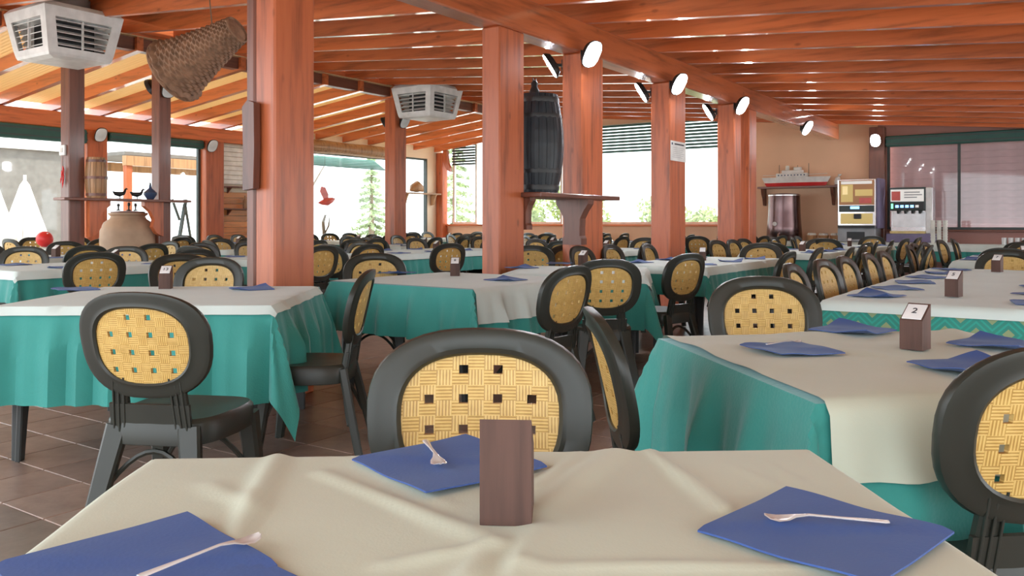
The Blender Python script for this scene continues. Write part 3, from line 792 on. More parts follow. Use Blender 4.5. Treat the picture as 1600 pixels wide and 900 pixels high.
# ordinary ones
for cx, cy, a, b, ds in ((-7.6, 6.5, .55, .75, 'table hidden behind the thickest post'),
                         (-9.75, 5.2, .55, .80, 'table left of the slim brown posts'),
                         (-9.75, 8.6, .55, 1.0, 'table right of the clay jar'), (-9.75, 11.3, .55, 1.0, 'table before the slim reddish post'),
                         (-9.75, 14.2, .55, 1.0, 'table behind the slim reddish post'), (-9.75, 16.9, .55, .8, 'end table below the end wall sill'),
                         (-13.2, 7.6, .55, 1.0, 'table by the window behind the jar'), (-13.2, 10.4, .55, 1.0, 'table by the plank niche'),
                         (-13.2, 13.4, .55, 1.0, 'table by the bird window'), (-13.2, 16.3, .55, 1.0, 'table by the cream wall'),
                         (-7.6, 12.4, .55, 1.0, 'second table in the row behind the barrel'), (-7.6, 15.4, .55, 1.0, 'third table in the row behind the barrel'),
                         (-5.75, 10.9, .5, .9, 'table seen between bracket post and notice post'), (-5.75, 15.6, .5, .9, 'far table behind the close post pair'),
                         (-3.2, 11.7, .5, 1.0, 'table right of the close post pair'), (-3.2, 14.6, .5, 1.0, 'table before the steel urn'),
                         (-.55, 10.6, .56, 1.0, 'table behind the joined tables'), (-.55, 13.6, .56, 1.0, 'last table before the lilac shutter')):
    row_table(cx, cy, a, b, ds, seed=30+len(DESCS) % 3); DESCS.append(ds)

# ------------------------------------------------------------------ air diffusers under the ridge
def diffuser(loc, label):
    t = thing('air_diffuser', label, 'air diffuser', loc, 0, 'white air diffusers')
    H, T_, B_ = .56, .50, .40
    hs = MB(); hs.loft([[(sx*w, sy*w, z) for sx, sy in ((-1, -1), (1, -1), (1, 1), (-1, 1))] for w, z in ((.30, -.02), (B_-.02, -.005), (B_, .03), (T_, H), (T_-.06, H+.05))])
    # housing as corner posts plus top and bottom rims, leaving four openings
    hs = MB()
    def W(z): return B_+(T_-B_)*z/H
    hs.loft([[(sx*w, sy*w, z) for sx, sy in ((-1, -1), (1, -1), (1, 1), (-1, 1))] for w, z in ((.28, -.03), (B_-.015, -.012), (W(0), .02), (W(.09), .09))])
    hs.loft([[(sx*w, sy*w, z) for sx, sy in ((-1, -1), (1, -1), (1, 1), (-1, 1))] for w, z in ((W(.44), .44), (W(.56), .56), (T_-.05, .62))])
    for sx in (-1, 1):
        for sy in (-1, 1):
            r0 = [(sx*(W(.09)-e), sy*(W(.09)-f), .09) for e, f in ((0, 0), (.12, 0), (.12, .02), (.02, .02), (.02, .12), (0, .12))]
            r1 = [(sx*(W(.44)-e), sy*(W(.44)-f), .44) for e, f in ((0, 0), (.12, 0), (.12, .02), (.02, .02), (.02, .12), (0, .12))]
            hs.loft([r0, r1])
    mk('housing', hs, 'white_plastic', t)
    mk('core', MB().box(-.25, .25, -.25, .25, .05, .5), 'black', t)
    for q in range(4):
        for k in range(5):
            z = .115+k*.072; w = W(z)-.02
            s_ = MB().at((0, 0, 0), q*pi/2); s_.add([(x, y, zz) for x in (-w+.1, w-.1) for y, zz in ((-w, z), (-w+.09, z+.045), (-w+.09, z+.052), (-w, z+.010))],
                                                    [(0, 1, 5, 4), (1, 2, 6, 5), (2, 3, 7, 6), (3, 0, 4, 7), (0, 3, 2, 1), (4, 5, 6, 7)])
            mk('louvre_blade', s_, 'white_plastic', t)
        s_ = MB().at((0, 0, 0), q*pi/2); w = W(.25); s_.box(-.008, .008, -w-.0, -w+.03, .09, .44); mk('centre_bar', s_, 'white_plastic', t)
    mk('duct', MB().lathe([(.3, .60), (.3, .78)], 24), 'grey_plastic', t, True)
diffuser((-10.70, 5.62, 3.19), 'nearer white air diffuser in the upper left corner')
diffuser((-10.70, 12.75, 3.20), 'farther white air diffuser right of the slim reddish post')

# ------------------------------------------------------------------ floodlights
led_on = MATS['led']
def flood(pos, rz, tilt, label, on, s_=.86):
    t = thing('floodlight', label, 'floodlight', pos, rz, 'floodlights on the posts')
    K = 24
    def ring(a, b, y): return [(lambda p: (p[0], y, p[1]))(sup(2*pi*k/K, a*s_, b*s_, 2.6)) for k in range(K)]
    hd = MB().at((0, .10*s_, 0), 0, tilt)
    hd.loft([ring(.05, .06, -.055), ring(.10, .13, -.045), ring(.125, .165, -.005), ring(.13, .17, .015), ring(.12, .16, .018)])
    h = mk('housing', hd, 'black', t, True)
    ln = MB().at((0, .10*s_, 0), 0, tilt); ln.loft([ring(.118, .158, .0185), ring(.112, .15, .026), ring(.05, .07, .030)])
    mk('lens', ln, 'led' if on else 'lens_off', t, True)
    br = MB().bar((0, -.02, 0), (0, .06*s_, 0), .03, .03, .03, .03); br.box(-.04, .04, -.03, -.02, -.05, .05)
    mk('bracket', br, 'black', t)
# local +Y is the beam direction; tilt < 0 points it down
def side(post_y, X, sgn, zz, label, on, yaw=0): flood((X, post_y, zz), (-pi/2 if sgn > 0 else pi/2)+yaw, -.55, label, on)
for Y, zz, nm in ((7.55, 2.86, 'the bracket post'), (9.78, 2.86, 'the notice post'), (12.1, 2.86, 'the close post pair'), (15.6, 2.86, 'the far end of the long beam')):
    side(Y, XM+.17, 1, zz, 'lit floodlight on the right of '+nm, True, -.28)
for Y, zz, nm in ((7.60, 2.80, 'the bracket post'), (9.8, 2.80, 'the notice post'), (12.1, 2.80, 'the close post pair')):
    side(Y, XM-.17, -1, zz, 'lit floodlight on the left of '+nm, True, .55)
flood((-3.58, YE-.26, 2.85), pi, -.3, 'small lit floodlight on the dark end wall post', True, .8)
side(7.43, XD+.13, 1, 3.12, 'switched-off floodlight right of the slim post under the basket', False, -.12)
side(7.43, XD-.13, -1, 3.18, 'switched-off floodlight left of the slim post under the basket', False, .12)
side(12.6, XD+.17, 1, 3.15, 'switched-off floodlight right of the slim reddish post', False, -.12)
side(12.6, XD-.17, -1, 3.15, 'switched-off floodlight left of the slim reddish post', False, .12)
side(11.0, XL+.26, 1, 2.75, 'switched-off floodlight above the plank niche', False, -.1)
side(8.62, XL+.20, 1, 2.78, 'switched-off floodlight beside the small barrel', False, -.1)
side(13.5, XL+.22, 1, 3.05, 'switched-off floodlight on the rough log', False, -.1)

# ------------------------------------------------------------------ hung fish trap basket
bp = rd((320-800)/F_PX*8.6, 8.6, 0); zc = CAM_Z+(348-80)*8.6/F_PX
t = thing('wicker_fish_trap', 'woven wicker fish trap hanging below the ridge beam at upper left', 'basket', (bp.x, bp.y, zc))
ax = (RT*.80+Vector((0, 0, .42))+FW*-.25).normalized(); qm = ax.to_track_quat('Z', 'Y').to_matrix().to_4x4()
L_ = .86; prof = []
NR = 60
for k in range(NR+1):
    f = k/NR; r = (.27*(1-f)**.8+.115) if f > .12 else .345+.03*(f/.12)
    r = .35*(1-.62*(f**.75)) if f > .08 else .33+.02*f/.08
    prof.append((r+(.009 if k % 2 else 0), -L_/2+L_*f))
mb = MB(); mb.M = qm; inner = [(r-.02, z) for r, z in prof[::-1]]
K = 64
rings = [[((r+(.008 if (k//2+i//2) % 2 else -.006))*cos(2*pi*k/K), (r+(.008 if (k//2+i//2) % 2 else -.006))*sin(2*pi*k/K), z) for k in range(K)] for i, (r, z) in enumerate(prof)]
rings += [[(r*cos(2*pi*k/K), r*sin(2*pi*k/K), z) for k in range(K)] for r, z in inner[1:]]
n = K; vv = [p for r in rings for p in r]
ff = [(i*n+j, i*n+(j+1) % n, (i+1)*n+(j+1) % n, (i+1)*n+j) for i in range(len(rings)-1) for j in range(n)]
ff += [((len(rings)-1)*n+j, (len(rings)-1)*n+(j+1) % n, (j+1) % n, j) for j in range(n)]
mb.add(vv, ff); mk('woven_body', mb, 'basketry', t, True)
for z, r in ((-L_/2, .337), (L_/2, .137)):
    h_ = MB(); h_.M = qm; pts = [(r*cos(2*pi*k/32), r*sin(2*pi*k/32), z) for k in range(33)]
    h_.tube(pts, .013, 6, False); mk('rim_hoop', h_, 'basketry', t, True)
cp = MB(); cp.M = qm; cp.lathe([(.02, L_/2-.03), (.125, L_/2-.02), (.125, L_/2), (.05, L_/2+.012)], 24); mk('end_cap', cp, 'basketry', t, True)
mk('hanging_cord', MB().tube([ax*(.10)+Vector((0, 0, .2)), (0.02, 0, .9)], .006, 6), 'bark', t)

# dark board on thick post
db = MB().prism([(-.055, 0), (.05, .01), (.06, .28), (.055, .56), (-.01, .58), (-.06, .54), (-.05, .28)], .05, 'y')
dp = Vector((XM-.02, 3.75-.17-.03, CAM_Z+(348-300)*5.4/F_PX))
bt = tag(mk('hanging_board', db, 'darkwood_z', loc=(XM-.05, 3.54, CAM_Z+.21)), 'long dark wooden board hung on the thickest post', 'board')

# ------------------------------------------------------------------ barrel shelf between two posts
SZ = 1.42
sh = thing('barrel_shelf', 'plank shelf between two posts carrying the black barrel', 'shelf', (XM+.06, 7.06, SZ-.045))
mk('shelf_plank', MB().box(-.22, .26, -.60, .98, 0, .045, .008), 'darkwood_y', sh)
def corbel(w0, w1, h):
    return [(-w0, 0), (w0, 0), (w0*.98, -.10*h), (w0*.72, -.25*h), (w1*1.05, -.42*h), (w1, -.62*h), (w1, -.80*h), (w1*1.2, -.86*h), (w1*1.2, -h), (-w1*1.2, -h), (-w1*1.2, -.86*h), (-w1, -.80*h), (-w1, -.62*h), (-w1*1.05, -.42*h), (-w0*.72, -.25*h), (-w0*.98, -.10*h)]
mk('bracket', MB().at((.01, .445, 0)).prism(corbel(.19, .09, .46), .12, 'y'), 'darkwood_z', sh)
mk('bracket', MB().at((.0, -.485, 0)).prism(corbel(.10, .05, .30), .10, 'y'), 'darkwood_z', sh)
bar = thing('wooden_barrel', 'black wooden barrel standing on the shelf between two posts', 'barrel', (XM, 6.90, SZ))
K = 20
for k in range(K):
    a0, a1 = 2*pi*k/K+.008, 2*pi*(k+1)/K-.008; rings = []
    for i in range(9):
        z = .96*i/8; R_ = .195+.06*sin(pi*i/8)
        rings.append([(r*cos(a), r*sin(a), z) for r, a in ((R_, a0), (R_+.004, (a0+a1)/2), (R_, a1), (R_-.02, a1), (R_-.02, a0))])
    mk('stave', MB().loft(rings), 'barrel_black', bar, False)
for z, R_ in ((.06, .210), (.22, .234), (.74, .234), (.90, .210)):
    mk('hoop', MB().lathe([(R_-.01, z-.025), (R_+.003, z-.025), (R_+.006, z), (R_+.003, z+.025), (R_-.01, z+.025)], 32), 'black', bar, True)
mk('lid', MB().lathe([(.178, .03), (.178, .93), (.05, .935)], 28), 'barrel_black', bar, True)
cat = MB().at((0, 0, 0)); cat.lathe([(.02, 0), (.05, .01), (.05, .06), (.03, .10), (.035, .13), (.02, .16), (.005, .165)], 12)
cat.bar((.0, -.02, .15), (.0, -.03, .19), .012, .02, .004, .004); cat.bar((.0, .02, .15), (.0, .03, .19), .012, .02, .004, .004)
tag(mk('cat_figurine', cat, 'black', smooth=True, loc=(XM, 6.85, SZ+.936)), 'tiny dark figurine on top of the black barrel', 'figurine')
# notice on post
nt_ = thing('paper_notice', 'white printed paper notice on a timber post', 'notice', (XM+.133, 10.02, CAM_Z+.78))
mk('sheet', MB().box(0, .003, -.24, .24, 0, .25), 'paper', nt_)
mk('heading', MB().box(.003, .0035, -.12, .18, .205, .222), 'ink', nt_); mk('stamp', MB().box(.003, .0035, -.21, -.17, .20, .228), 'blue_glaze', nt_)
for k in range(6): mk('text_line', MB().box(.003, .0035, -.19, .19-.03*(k % 3), .165-k*.024, .169-k*.024), 'grey_plastic', nt_)

# ------------------------------------------------------------------ jar corner: shelf, jar, ornaments
JX = XD+.02
js = thing('jar_shelf', 'thin plank shelf between the slim posts above the clay jar', 'shelf', (JX+.16, 6.76, 1.44))
mk('shelf_plank', MB().box(-.13, .16, -.95, .95, 0, .035, .006), 'darkwood_y', js)
cv = [(0, 0), (.30, 0), (.30, -.06), (.20, -.14), (.14, -.26), (.17, -.36), (.10, -.46), (0, -.50)]
mk('bracket', MB().at((0, -.55, 0)).prism([(a, b_) for a, b_ in cv], .09, 'x'), 'wood_z', js)
mk('bracket', MB().at((0, .56, 0)).prism([(-a, b_) for a, b_ in cv], .09, 'x'), 'wood_z', js)
jar = thing('clay_jar', 'big round clay storage jar between the slim posts', 'jar', (JX-.28, 7.06, 0))
jp = [(.16, 0), (.20, .02), (.26, .2), (.345, .55), (.385, .85), (.38, 1.02), (.33, 1.14), (.25, 1.20), (.235, 1.235), (.27, 1.26), (.27, 1.285), (.22, 1.285), (.2, 1.22)]
mk('body', MB().lathe(jp, 36), 'terracotta', jar, True)
mk('lid', MB().lathe([(.20, 1.27), (.235, 1.288), (.235, 1.305), (.05, 1.315)], 28), 'darkwood_x', jar, True)
for k, (dx, dy, hh_) in enumerate(((0, -.15, .10), (.02, .0, .12), (-.02, .13, .11))):
    tag(mk('candlestick', MB().lathe([(.035, 0), (.03, .012), (.01, .02), (.012, hh_*.6), (.022, hh_*.65), (.018, hh_), (.004, hh_+.005)], 12), 'black', smooth=True, loc=(JX-.28+dx, 7.06+dy, 1.316)),
        'small dark candlestick, %s of three on the clay jar lid' % ('leftmost', 'middle', 'rightmost')[k], 'candlestick', 'candlesticks')
sb = thing('small_barrel', 'small brown wooden barrel standing on the jar shelf', 'barrel', (JX+.17, 6.32, 1.475))
for k in range(12):
    a0, a1 = 2*pi*k/12+.02, 2*pi*(k+1)/12-.02
    rings = [[(r*cos(a), r*sin(a), z) for r, a in ((R_, a0), (R_+.003, (a0+a1)/2), (R_, a1), (R_-.015, a1), (R_-.015, a0))] for R_, z in ((.115, 0), (.135, .14), (.142, .28), (.135, .42), (.115, .56))]
    mk('stave', MB().loft(rings), 'palewood', sb)
for z, R_ in ((.05, .125), (.28, .145), (.51, .125)): mk('hoop', MB().lathe([(R_-.01, z-.018), (R_+.003, z-.018), (R_+.003, z+.018), (R_-.01, z+.018)], 24), 'darkwood_x', sb, True)
mk('lid', MB().lathe([(.10, .02), (.10, .54), (.03, .545)], 20), 'palewood', sb, True)
def duck(y, label):
    m_ = MB(); m_.tube([(0, -.10, .10), (0, -.06, .075), (0, 0, .065), (0, .06, .08), (0, .085, .11)], [.006, .028, .036, .026, .014], 10)
    m_.tube([(0, .075, .09), (0, .085, .13), (0, .10, .145), (0, .125, .14)], [.014, .015, .014, .004], 8); m_.tube([(.012, 0, .04), (.012, 0, .0)], .006, 6); m_.tube([(-.012, .015, .04), (-.012, .015, .0)], .006, 6)
    m_.box(-.03, .03, -.04, .05, 0, .006)
    tag(mk('bird_figurine', m_, 'black', smooth=True, loc=(JX+.17, y, 1.475)), label, 'figurine', 'bird figurines')
duck(6.66, 'small dark bird figurine beside the small barrel'); duck(6.92, 'small dark bird figurine beside the blue vase')
vz = thing('blue_vase', 'dark blue vase with thin neck on the jar shelf', 'vase', (JX+.17, 7.13, 1.475))
mk('body', MB().lathe([(.035, 0), (.05, .01), (.09, .07), (.092, .10), (.05, .14), (.022, .165), (.016, .20), (.022, .21)], 20), 'blue_glaze', vz, True)
mk('stopper', MB().lathe([(.013, .205), (.014, .23), (.006, .25)], 10), 'black', vz, True)
# red dried peppers and switch box on slim post
sw = thing('switch_box', 'small white switch box on the slim post left of the jar', 'switch box', (XD-.02, 6.1-.11-.03, 2.05))
mk('case', MB().box(-.07, .07, 0, .03, 0, .14, .006), 'white_plastic', sw); mk('rocker', MB().box(-.025, .025, -.006, 0, .04, .10, .003), 'frame_white', sw)
pp = thing('pepper_string', 'string of dried red peppers hanging below the switch box', 'peppers', (XD-.0, 6.1-.135, 1.66))
mk('cord', MB().tube([(0, 0, .38), (0, 0, .05)], .004, 5), 'bark', pp)
for k in range(7):
    a = k*2.4; mk('pepper', MB().tube([(0, 0, .24-k*.03), (.03*cos(a), .008*sin(a)-.006, .20-k*.03), (.045*cos(a), .01*sin(a)-.008, .13-k*.03)], [.008, .011, .002], 6), 'red', pp, True)
rb = thing('red_ball', 'shiny red ball lying on the window table at far left', 'ball', (-13.5, 6.78, TZ+.012))
mk('ball_body', MB().at((0, 0, .125)).lathe([(.125*sin(pi*k/12)+.0005, -.125*cos(pi*k/12)) for k in range(13)], 20), 'red', rb, True)
mk('valve', MB().at((.09, 0, .21)).lathe([(.012, 0), (.012, .012)], 10), 'white_paint', rb, True)

# niche shelves on plank wall
wbld = thing('slat_blind', 'white slatted blind on the wall above the plank niche', 'blind', (XL+.04, 12.3, 1.98))
for k in range(8): mk('slat', MB().box(-.01, .02, -.82, .82, k*.1, k*.1+.094, .006), 'white_paint', wbld)
mk('blind_rail', MB().box(-.02, .03, -.85, .85, .80, .84, .006), 'frame_white', wbld)
for z, nm in ((1.42, 'lower'), (2.02-.12, 'upper')):
    s_ = thing('niche_shelf', '%s thin wooden shelf on the plank niche' % nm, 'shelf', (XL+.11, 12.3, z))
    mk('shelf_plank', MB().box(-.09, .09, -.95, .95, 0, .03, .005), 'darkwood_y', s_)
    for q in (-.7, .7): mk('bracket', MB().at((0, q, 0)).prism([(-.08, 0), (.07, 0), (-.08, -.12)], .03, 'y'), 'darkwood_z', s_)
for k, y in enumerate((12.0, 12.35)):
    tag(mk('bottle', MB().lathe([(.04, 0), (.045, .02), (.045, .16), (.018, .22), (.015, .28), (.02, .285)], 14), ('palewood', 'white_paint')[k], smooth=True, loc=(XL+.11, y, 1.45)),
        '%s bottle on the lower niche shelf' % ('brown', 'white')[k], 'bottle', 'niche bottles')
# shelf on cream wall with shell
s_ = thing('wall_shelf', 'pale wooden shelf on the cream wall left of the corner post', 'shelf', (XL+.13, 17.9, 1.93))
mk('shelf_plank', MB().box(-.12, .12, -.95, .78, 0, .04, .006), 'palewood', s_)
for q in (-.6, .6): mk('bracket', MB().at((0, q, 0)).prism([(-.11, 0), (.09, 0), (.03, -.12), (-.02, -.28), (-.11, -.3)], .05, 'y'), 'palewood', s_)
cc = MB().tube([(0, -.28, .05), (0, -.18, .12), (0, 0, .17), (0, .15, .13), (0, .26, .05)], [.02, .11, .16, .11, .03], 14)
tag(mk('conch_shell', cc, 'palewood', smooth=True, loc=(XL+.13, 17.75, 1.97)), 'brown conch shell on the cream wall shelf', 'shell')

# ------------------------------------------------------------------ end wall: ship, machines, urn
s_ = thing('ship_shelf', 'wooden shelf on the orange wall under the model ship', 'shelf', (-5.1, YE-.14, 1.90))
mk('shelf_plank', MB().box(-.98, 1.02, -.13, .13, 0, .045, .006), 'darkwood_x', s_)
for q in (-.88, .62): mk('bracket', MB().at((q, 0, 0)).prism([(.12, 0), (-.10, 0), (-.06, -.12), (.02, -.22), (.06, -.36), (.12, -.38)], .06, 'x'), 'darkwood_z', s_)
sp_ = thing('model_ship', 'white and red model ship on the wall shelf', 'model ship', (-5.28, YE-.15, 1.945))
def hull(z0, z1, l0, l1, w0, w1):
    def rg(z, l, w): return [(-l, -w*.5, z), (-l, w*.5, z), (l*.3, w, z), (l*.75, w*.6, z), (l*1.06, 0, z), (l*.75, -w*.6, z), (l*.3, -w, z)]
    return MB().loft([rg(z0, l0, w0), rg((z0+z1)/2, (l0+l1)/2, (w0+w1)/2), rg(z1, l1, w1)])
mk('hull_bottom', hull(0, .08, .62, .66, .05, .08), 'red', sp_)
mk('hull', hull(.08, .20, .66, .72, .08, .10), 'white_paint', sp_)
mk('deckhouse', MB().box(-.40, .28, -.06, .06, .20, .29, .01), 'white_paint', sp_); mk('upper_deck', MB().box(-.28, .18, -.05, .05, .29, .355, .01), 'white_paint', sp_)
mk('bridge', MB().box(-.02, .14, -.045, .045, .355, .42, .01), 'white_paint', sp_); mk('funnel', MB().at((-.16, 0, .355)).lathe([(.045, 0), (.04, .10), (.02, .105)], 12), 'cream_cup', sp_, True)
for k in range(9): mk('porthole', MB().at((-.34+k*.07, -.061, .245), 0, pi/2).lathe([(.016, 0), (.016, .006)], 10), 'blue_glaze', sp_)
for x_, h_ in ((.30, .20), (-.34, .18), (.06, .16)): mk('mast', MB().tube([(x_, 0, .2), (x_, 0, .30+h_)], .006, 6), 'frame_dark', sp_)
mk('railing', MB().tube([(-.70, -.04, .25), (-.4, -.05, .25)], .006, 5).tube([(.30, -.08, .25), (.70, -.02, .26)], .006, 5), 'white_paint', sp_)
fg = thing('gull_figurine', 'small white gull figurine right of the model ship', 'figurine', (-4.38, YE-.14, 1.945))
mk('body', MB().tube([(-.02, 0, .0), (-.01, 0, .08), (.01, 0, .16), (.03, 0, .22), (.08, 0, .23)], [.04, .06, .05, .035, .008], 10), 'white_paint', fg, True)
mk('base', MB().lathe([(.06, 0), (.06, .02)], 12), 'darkwood_x', fg)

# buffet tables along the end wall
D7 = 'buffet table under the model ship'
make_table(-4.75, 18.25, 0, 1.65, .42, D7); cloths(-4.75, 18.25, 0, 1.65, .42, D7, drop=.3, over=.1, seed=70)
D8 = 'buffet table under the lilac shutter'
make_table(-.9, 17.1, 0, 1.7, .40, D8); cloths(-.9, 17.1, 0, 1.7, .40, D8, drop=.3, over=.12, seed=71)
BZ0 = TZ+.012
u_ = thing('drinks_urn', 'tall dark steel drinks urn below the model ship', 'urn', (-5.35, 18.3, BZ0))
mk('body', MB().lathe([(.36, 0), (.375, .02), (.355, .3), (.335, .6), (.325, .96), (.33, .985), (.30, 1.0), (.05, 1.02)], 36), 'darksteel', u_, True)
mk('rim', MB().lathe([(.325, .955), (.337, .96), (.337, .98), (.325, .985)], 36), 'steel', u_, True)
mk('tap', MB().tube([(0, -.35, .14), (0, -.44, .14), (0, -.45, .09)], .018, 8), 'steel', u_, True)
bd = MB().at((-.10, -.352, .36), 0, pi/2-.03); bd.lathe([(.045, 0), (.045, .008), (.03, .012)], 18); mk('badge', bd, 'white_paint', u_, True)
cf = thing('coffee_machine', 'coffee vending machine with orange picture panel', 'coffee machine', (-3.75, 18.15, BZ0))
mk('base_cabinet', MB().box(-.40, .32, -.28, .28, 0, .27, .01), 'grey_plastic', cf); mk('base_grille', MB().box(-.22, .12, -.286, -.28, .05, .20), 'black', cf)
mk('cabinet', MB().box(-.40, .34, -.28, .28, .27, 1.26, .012), 'steel', cf)
mk('side_panel', MB().box(.34, .40, -.29, .28, .27, 1.27, .01), 'purple_wall', cf)
pn = mk('picture_panel', MB().box(-.37, .30, -.295, -.28, .74, 1.24, .006), 'screen_brown', cf)
for x0, x1, z0, z1, mt in ((-.33, -.10, .80, 1.15, 'screen_gold'), (-.06, .27, .92, 1.05, 'screen_gold'), (-.33, .26, 1.16, 1.22, 'screen_white'), (.02, .25, .77, .88, 'red_glaze'), (-.30, -.2, .95, 1.12, 'screen_white')):
    mk('picture_patch', MB().box(x0, x1, -.299, -.295, z0, z1), mt, pn)
ctl = mk('control_strip', MB().box(-.37, .30, -.292, -.28, .60, .73, .004), 'frame_dark', cf); mk('display', MB().box(-.15, .02, -.297, -.292, .66, .71), 'screen_blue', ctl)
mk('cup_bay', MB().box(-.34, .27, -.293, -.28, .36, .57, .004), 'screen_gold', cf); mk('spout', MB().box(-.08, .06, -.33, -.28, .46, .56, .01), 'black', cf)
mk('drip_tray', MB().box(-.38, .32, -.36, -.28, .28, .33, .008), 'black', cf)
jd = thing('juice_dispenser', 'cold drink dispenser with lit buttons and white picture panel', 'drink dispenser', (-2.85, 18.3, BZ0))
make_table(-2.6, 18.25, 0, .55, .42, 'stand of the cold drink dispenser'); cloths(-2.6, 18.25, 0, .55, .42, 'stand of the cold drink dispenser', drop=.3, seed=72)
mk('base', MB().box(-.40, .45, -.34, .28, 0, .17, .01), 'purple_wall', jd)
mk('cabinet', MB().box(-.36, .40, -.10, .28, .17, 1.08, .012), 'steel', jd)
mk('head', MB().box(-.36, .30, -.26, -.10, .62, 1.08, .012), 'frame_dark', jd)
mk('side_panel', MB().box(.30, .40, -.26, -.10, .17, 1.07, .012), 'white_plastic', jd)
pn = mk('picture_panel', MB().box(-.33, .27, -.272, -.26, .80, 1.04, .004), 'screen_white', jd)
mk('picture_patch', MB().box(-.31, -.15, -.275, -.272, .82, 1.0), 'red_glaze', pn)
for k, (z, x1) in enumerate(((.97, .2), (.92, .24), (.87, .15))): mk('text_line', MB().box(-.08, x1, -.275, -.272, z, z+.022), 'grey_plastic', pn)
bn = mk('button_strip', MB().box(-.33, .27, -.272, -.26, .64, .78, .004), 'black', jd)
for k in range(5): mk('button', MB().box(-.24+k*.09, -.18+k*.09, -.278, -.272, .68, .73, .002), 'screen_blue' if k < 4 else 'screen_white', bn)
mk('status_light', MB().box(-.32, -.28, -.278, -.272, .66, .76, .002), 'screen_green', bn)
mk('backsplash', MB().box(-.32, .28, -.115, -.10, .30, .60), 'silver', jd)
for k in range(4): mk('nozzle', MB().at((-.2+k*.13, -.2, .56)).lathe([(.02, 0), (.03, .06)], 10), 'black', jd)
mk('drip_tray', MB().box(-.33, .30, -.34, -.10, .17, .22, .006), 'gold_screen', jd)
# cups, glasses, bread baskets
for k in range(3):
    cs = thing('cup_stack', 'stack of white cups right of the cold drink dispenser, %s' % ('leftmost', 'middle', 'rightmost')[k], 'cups', (-2.30+k*.10, 17.15, BZ0), 0, 'white cup stacks')
    for q in range(8):
        mk('cup', MB().at((0, 0, q*.048)).lathe([(.028, 0), (.044, .085), (.047, .088), (.044, .09), (.03, .02)], 14), 'cream_cup', cs, True)
gm_ = MB().lathe([(.03, 0), (.034, .004), (.038, .12), (.036, .12), (.031, .01)], 14).mesh('drinking_glass', 'lens_off', True)
for i in range(6):
    for j in range(3):
        tag(obj('drinking_glass', gm_, None, (-1.15+i*.1, 16.85+j*.1, BZ0)), 'drinking glass, %s from left in the %s row under the lilac shutter' % (('first', 'second', 'third', 'fourth', 'fifth', 'sixth')[i], ('front', 'middle', 'back')[j]), 'glass', 'drinking glasses')
for k in range(3):
    bk = thing('bread_basket', '%s bread basket on the buffet beside the urn' % ('left', 'middle', 'right')[k], 'basket', (-4.75+k*.24, 18.2, BZ0), 0, 'bread baskets')
    mk('basket_body', MB().lathe([(.08, 0), (.10, .06), (.115, .12), (.10, .12), (.08, .02)], 18), 'palewood', bk, True)
    for q in range(4): mk('bread_roll', MB().at((.05*cos(q*1.6), .05*sin(q*1.6), .13)).lathe([(.005, -.04), (.04, -.02), (.045, 0), (.035, .03), (.005, .04)], 10), 'cream_cup', bk, True)

# ------------------------------------------------------------------ outdoors
struct('ground', MB().box(-60, 40, -40, 70, -.4, -.25), 'concrete')
def leafball(mb, c, rx, rz_, n, sz, rng):
    for _ in range(n):
        d_ = Vector((rng.gauss(0, 1), rng.gauss(0, 1), rng.gauss(0, 1))).normalized()*(rng.random()**.4)
        p_ = Vector(c)+Vector((d_.x*rx, d_.y*rx, d_.z*rz_)); a = Vector((rng.gauss(0, 1), rng.gauss(0, 1), rng.gauss(0, 1))).normalized(); b_ = a.orthogonal().normalized()
        mb.add([p_-a*sz, p_+b_*sz*.5, p_+a*sz, p_-b_*sz*.5], [(0, 1, 2, 3)])
def bush(x, y, h, r, label, mat, seed, group='shrubs outside the end windows'):
    rng = random.Random(seed); t = thing('garden_shrub', label, 'shrub', (x, y, -.25), 0, group)
    mb = MB()
    for k in range(9): leafball(mb, (rng.uniform(-r, r)*.6, rng.uniform(-r, r)*.6, h*rng.uniform(.35, .85)), r*.5, h*.22, 240, .09, rng)
    mk('foliage', mb, mat, t)
    st = MB()
    for k in range(5): st.tube([(rng.uniform(-.15, .15), rng.uniform(-.15, .15), 0), (rng.uniform(-r, r)*.5, rng.uniform(-r, r)*.5, h*.7)], [.035, .012], 5)
    mk('stem', st, 'bark', t)
for k, (x, y, h, r, wh) in enumerate(((-15.6, 23.5, 2.9, 1.0, 'in the narrow window by the corner post'), (-13.4, 23.6, 2.5, .95, 'outside, below the barrel shelf'), (-11.5, 25.6, 2.2, .95, 'outside, left half of the window right of the barrel'),
                                      (-9.7, 23.7, 1.95, .9, 'outside, right half of the window right of the barrel'), (-8.1, 25.6, 1.8, .8, 'outside, left of the notice post window'))):
    bush(x, y, h, r, 'pale green shrub '+wh, 'leaf_light', 100+k)
def conifer(x, y, h, label, seed):
    rng = random.Random(seed); t = thing('conifer_tree', label, 'tree', (x, y, -.25)); mb = MB()
    for k in range(14):
        z = h*(.12+.86*k/14); R_ = h*.24*(1-k/15)
        for q in range(8):
            a = rng.uniform(0, 6.28)
            for w_ in range(26):
                f = rng.random(); p_ = Vector((cos(a)*R_*f, sin(a)*R_*f, z-.25*R_*f+rng.uniform(-.06, .06))); u = Vector((rng.gauss(0, 1), rng.gauss(0, 1), rng.gauss(0, .6))).normalized(); v_ = u.orthogonal().normalized()
                mb.add([p_-u*.12, p_+v_*.04, p_+u*.12, p_-v_*.04], [(0, 1, 2, 3)])
    mk('foliage', mb, 'leaf', t); mk('trunk', MB().tube([(0, 0, 0), (0, 0, h*.95)], [.16, .02], 8), 'bark', t)
conifer(-24.5, 25.6, 4.4, 'conifer tree outside beyond the bird window', 5)
conifer(-22.0, 28.0, 5.6, 'conifer tree outside seen in the narrow corner window', 6)
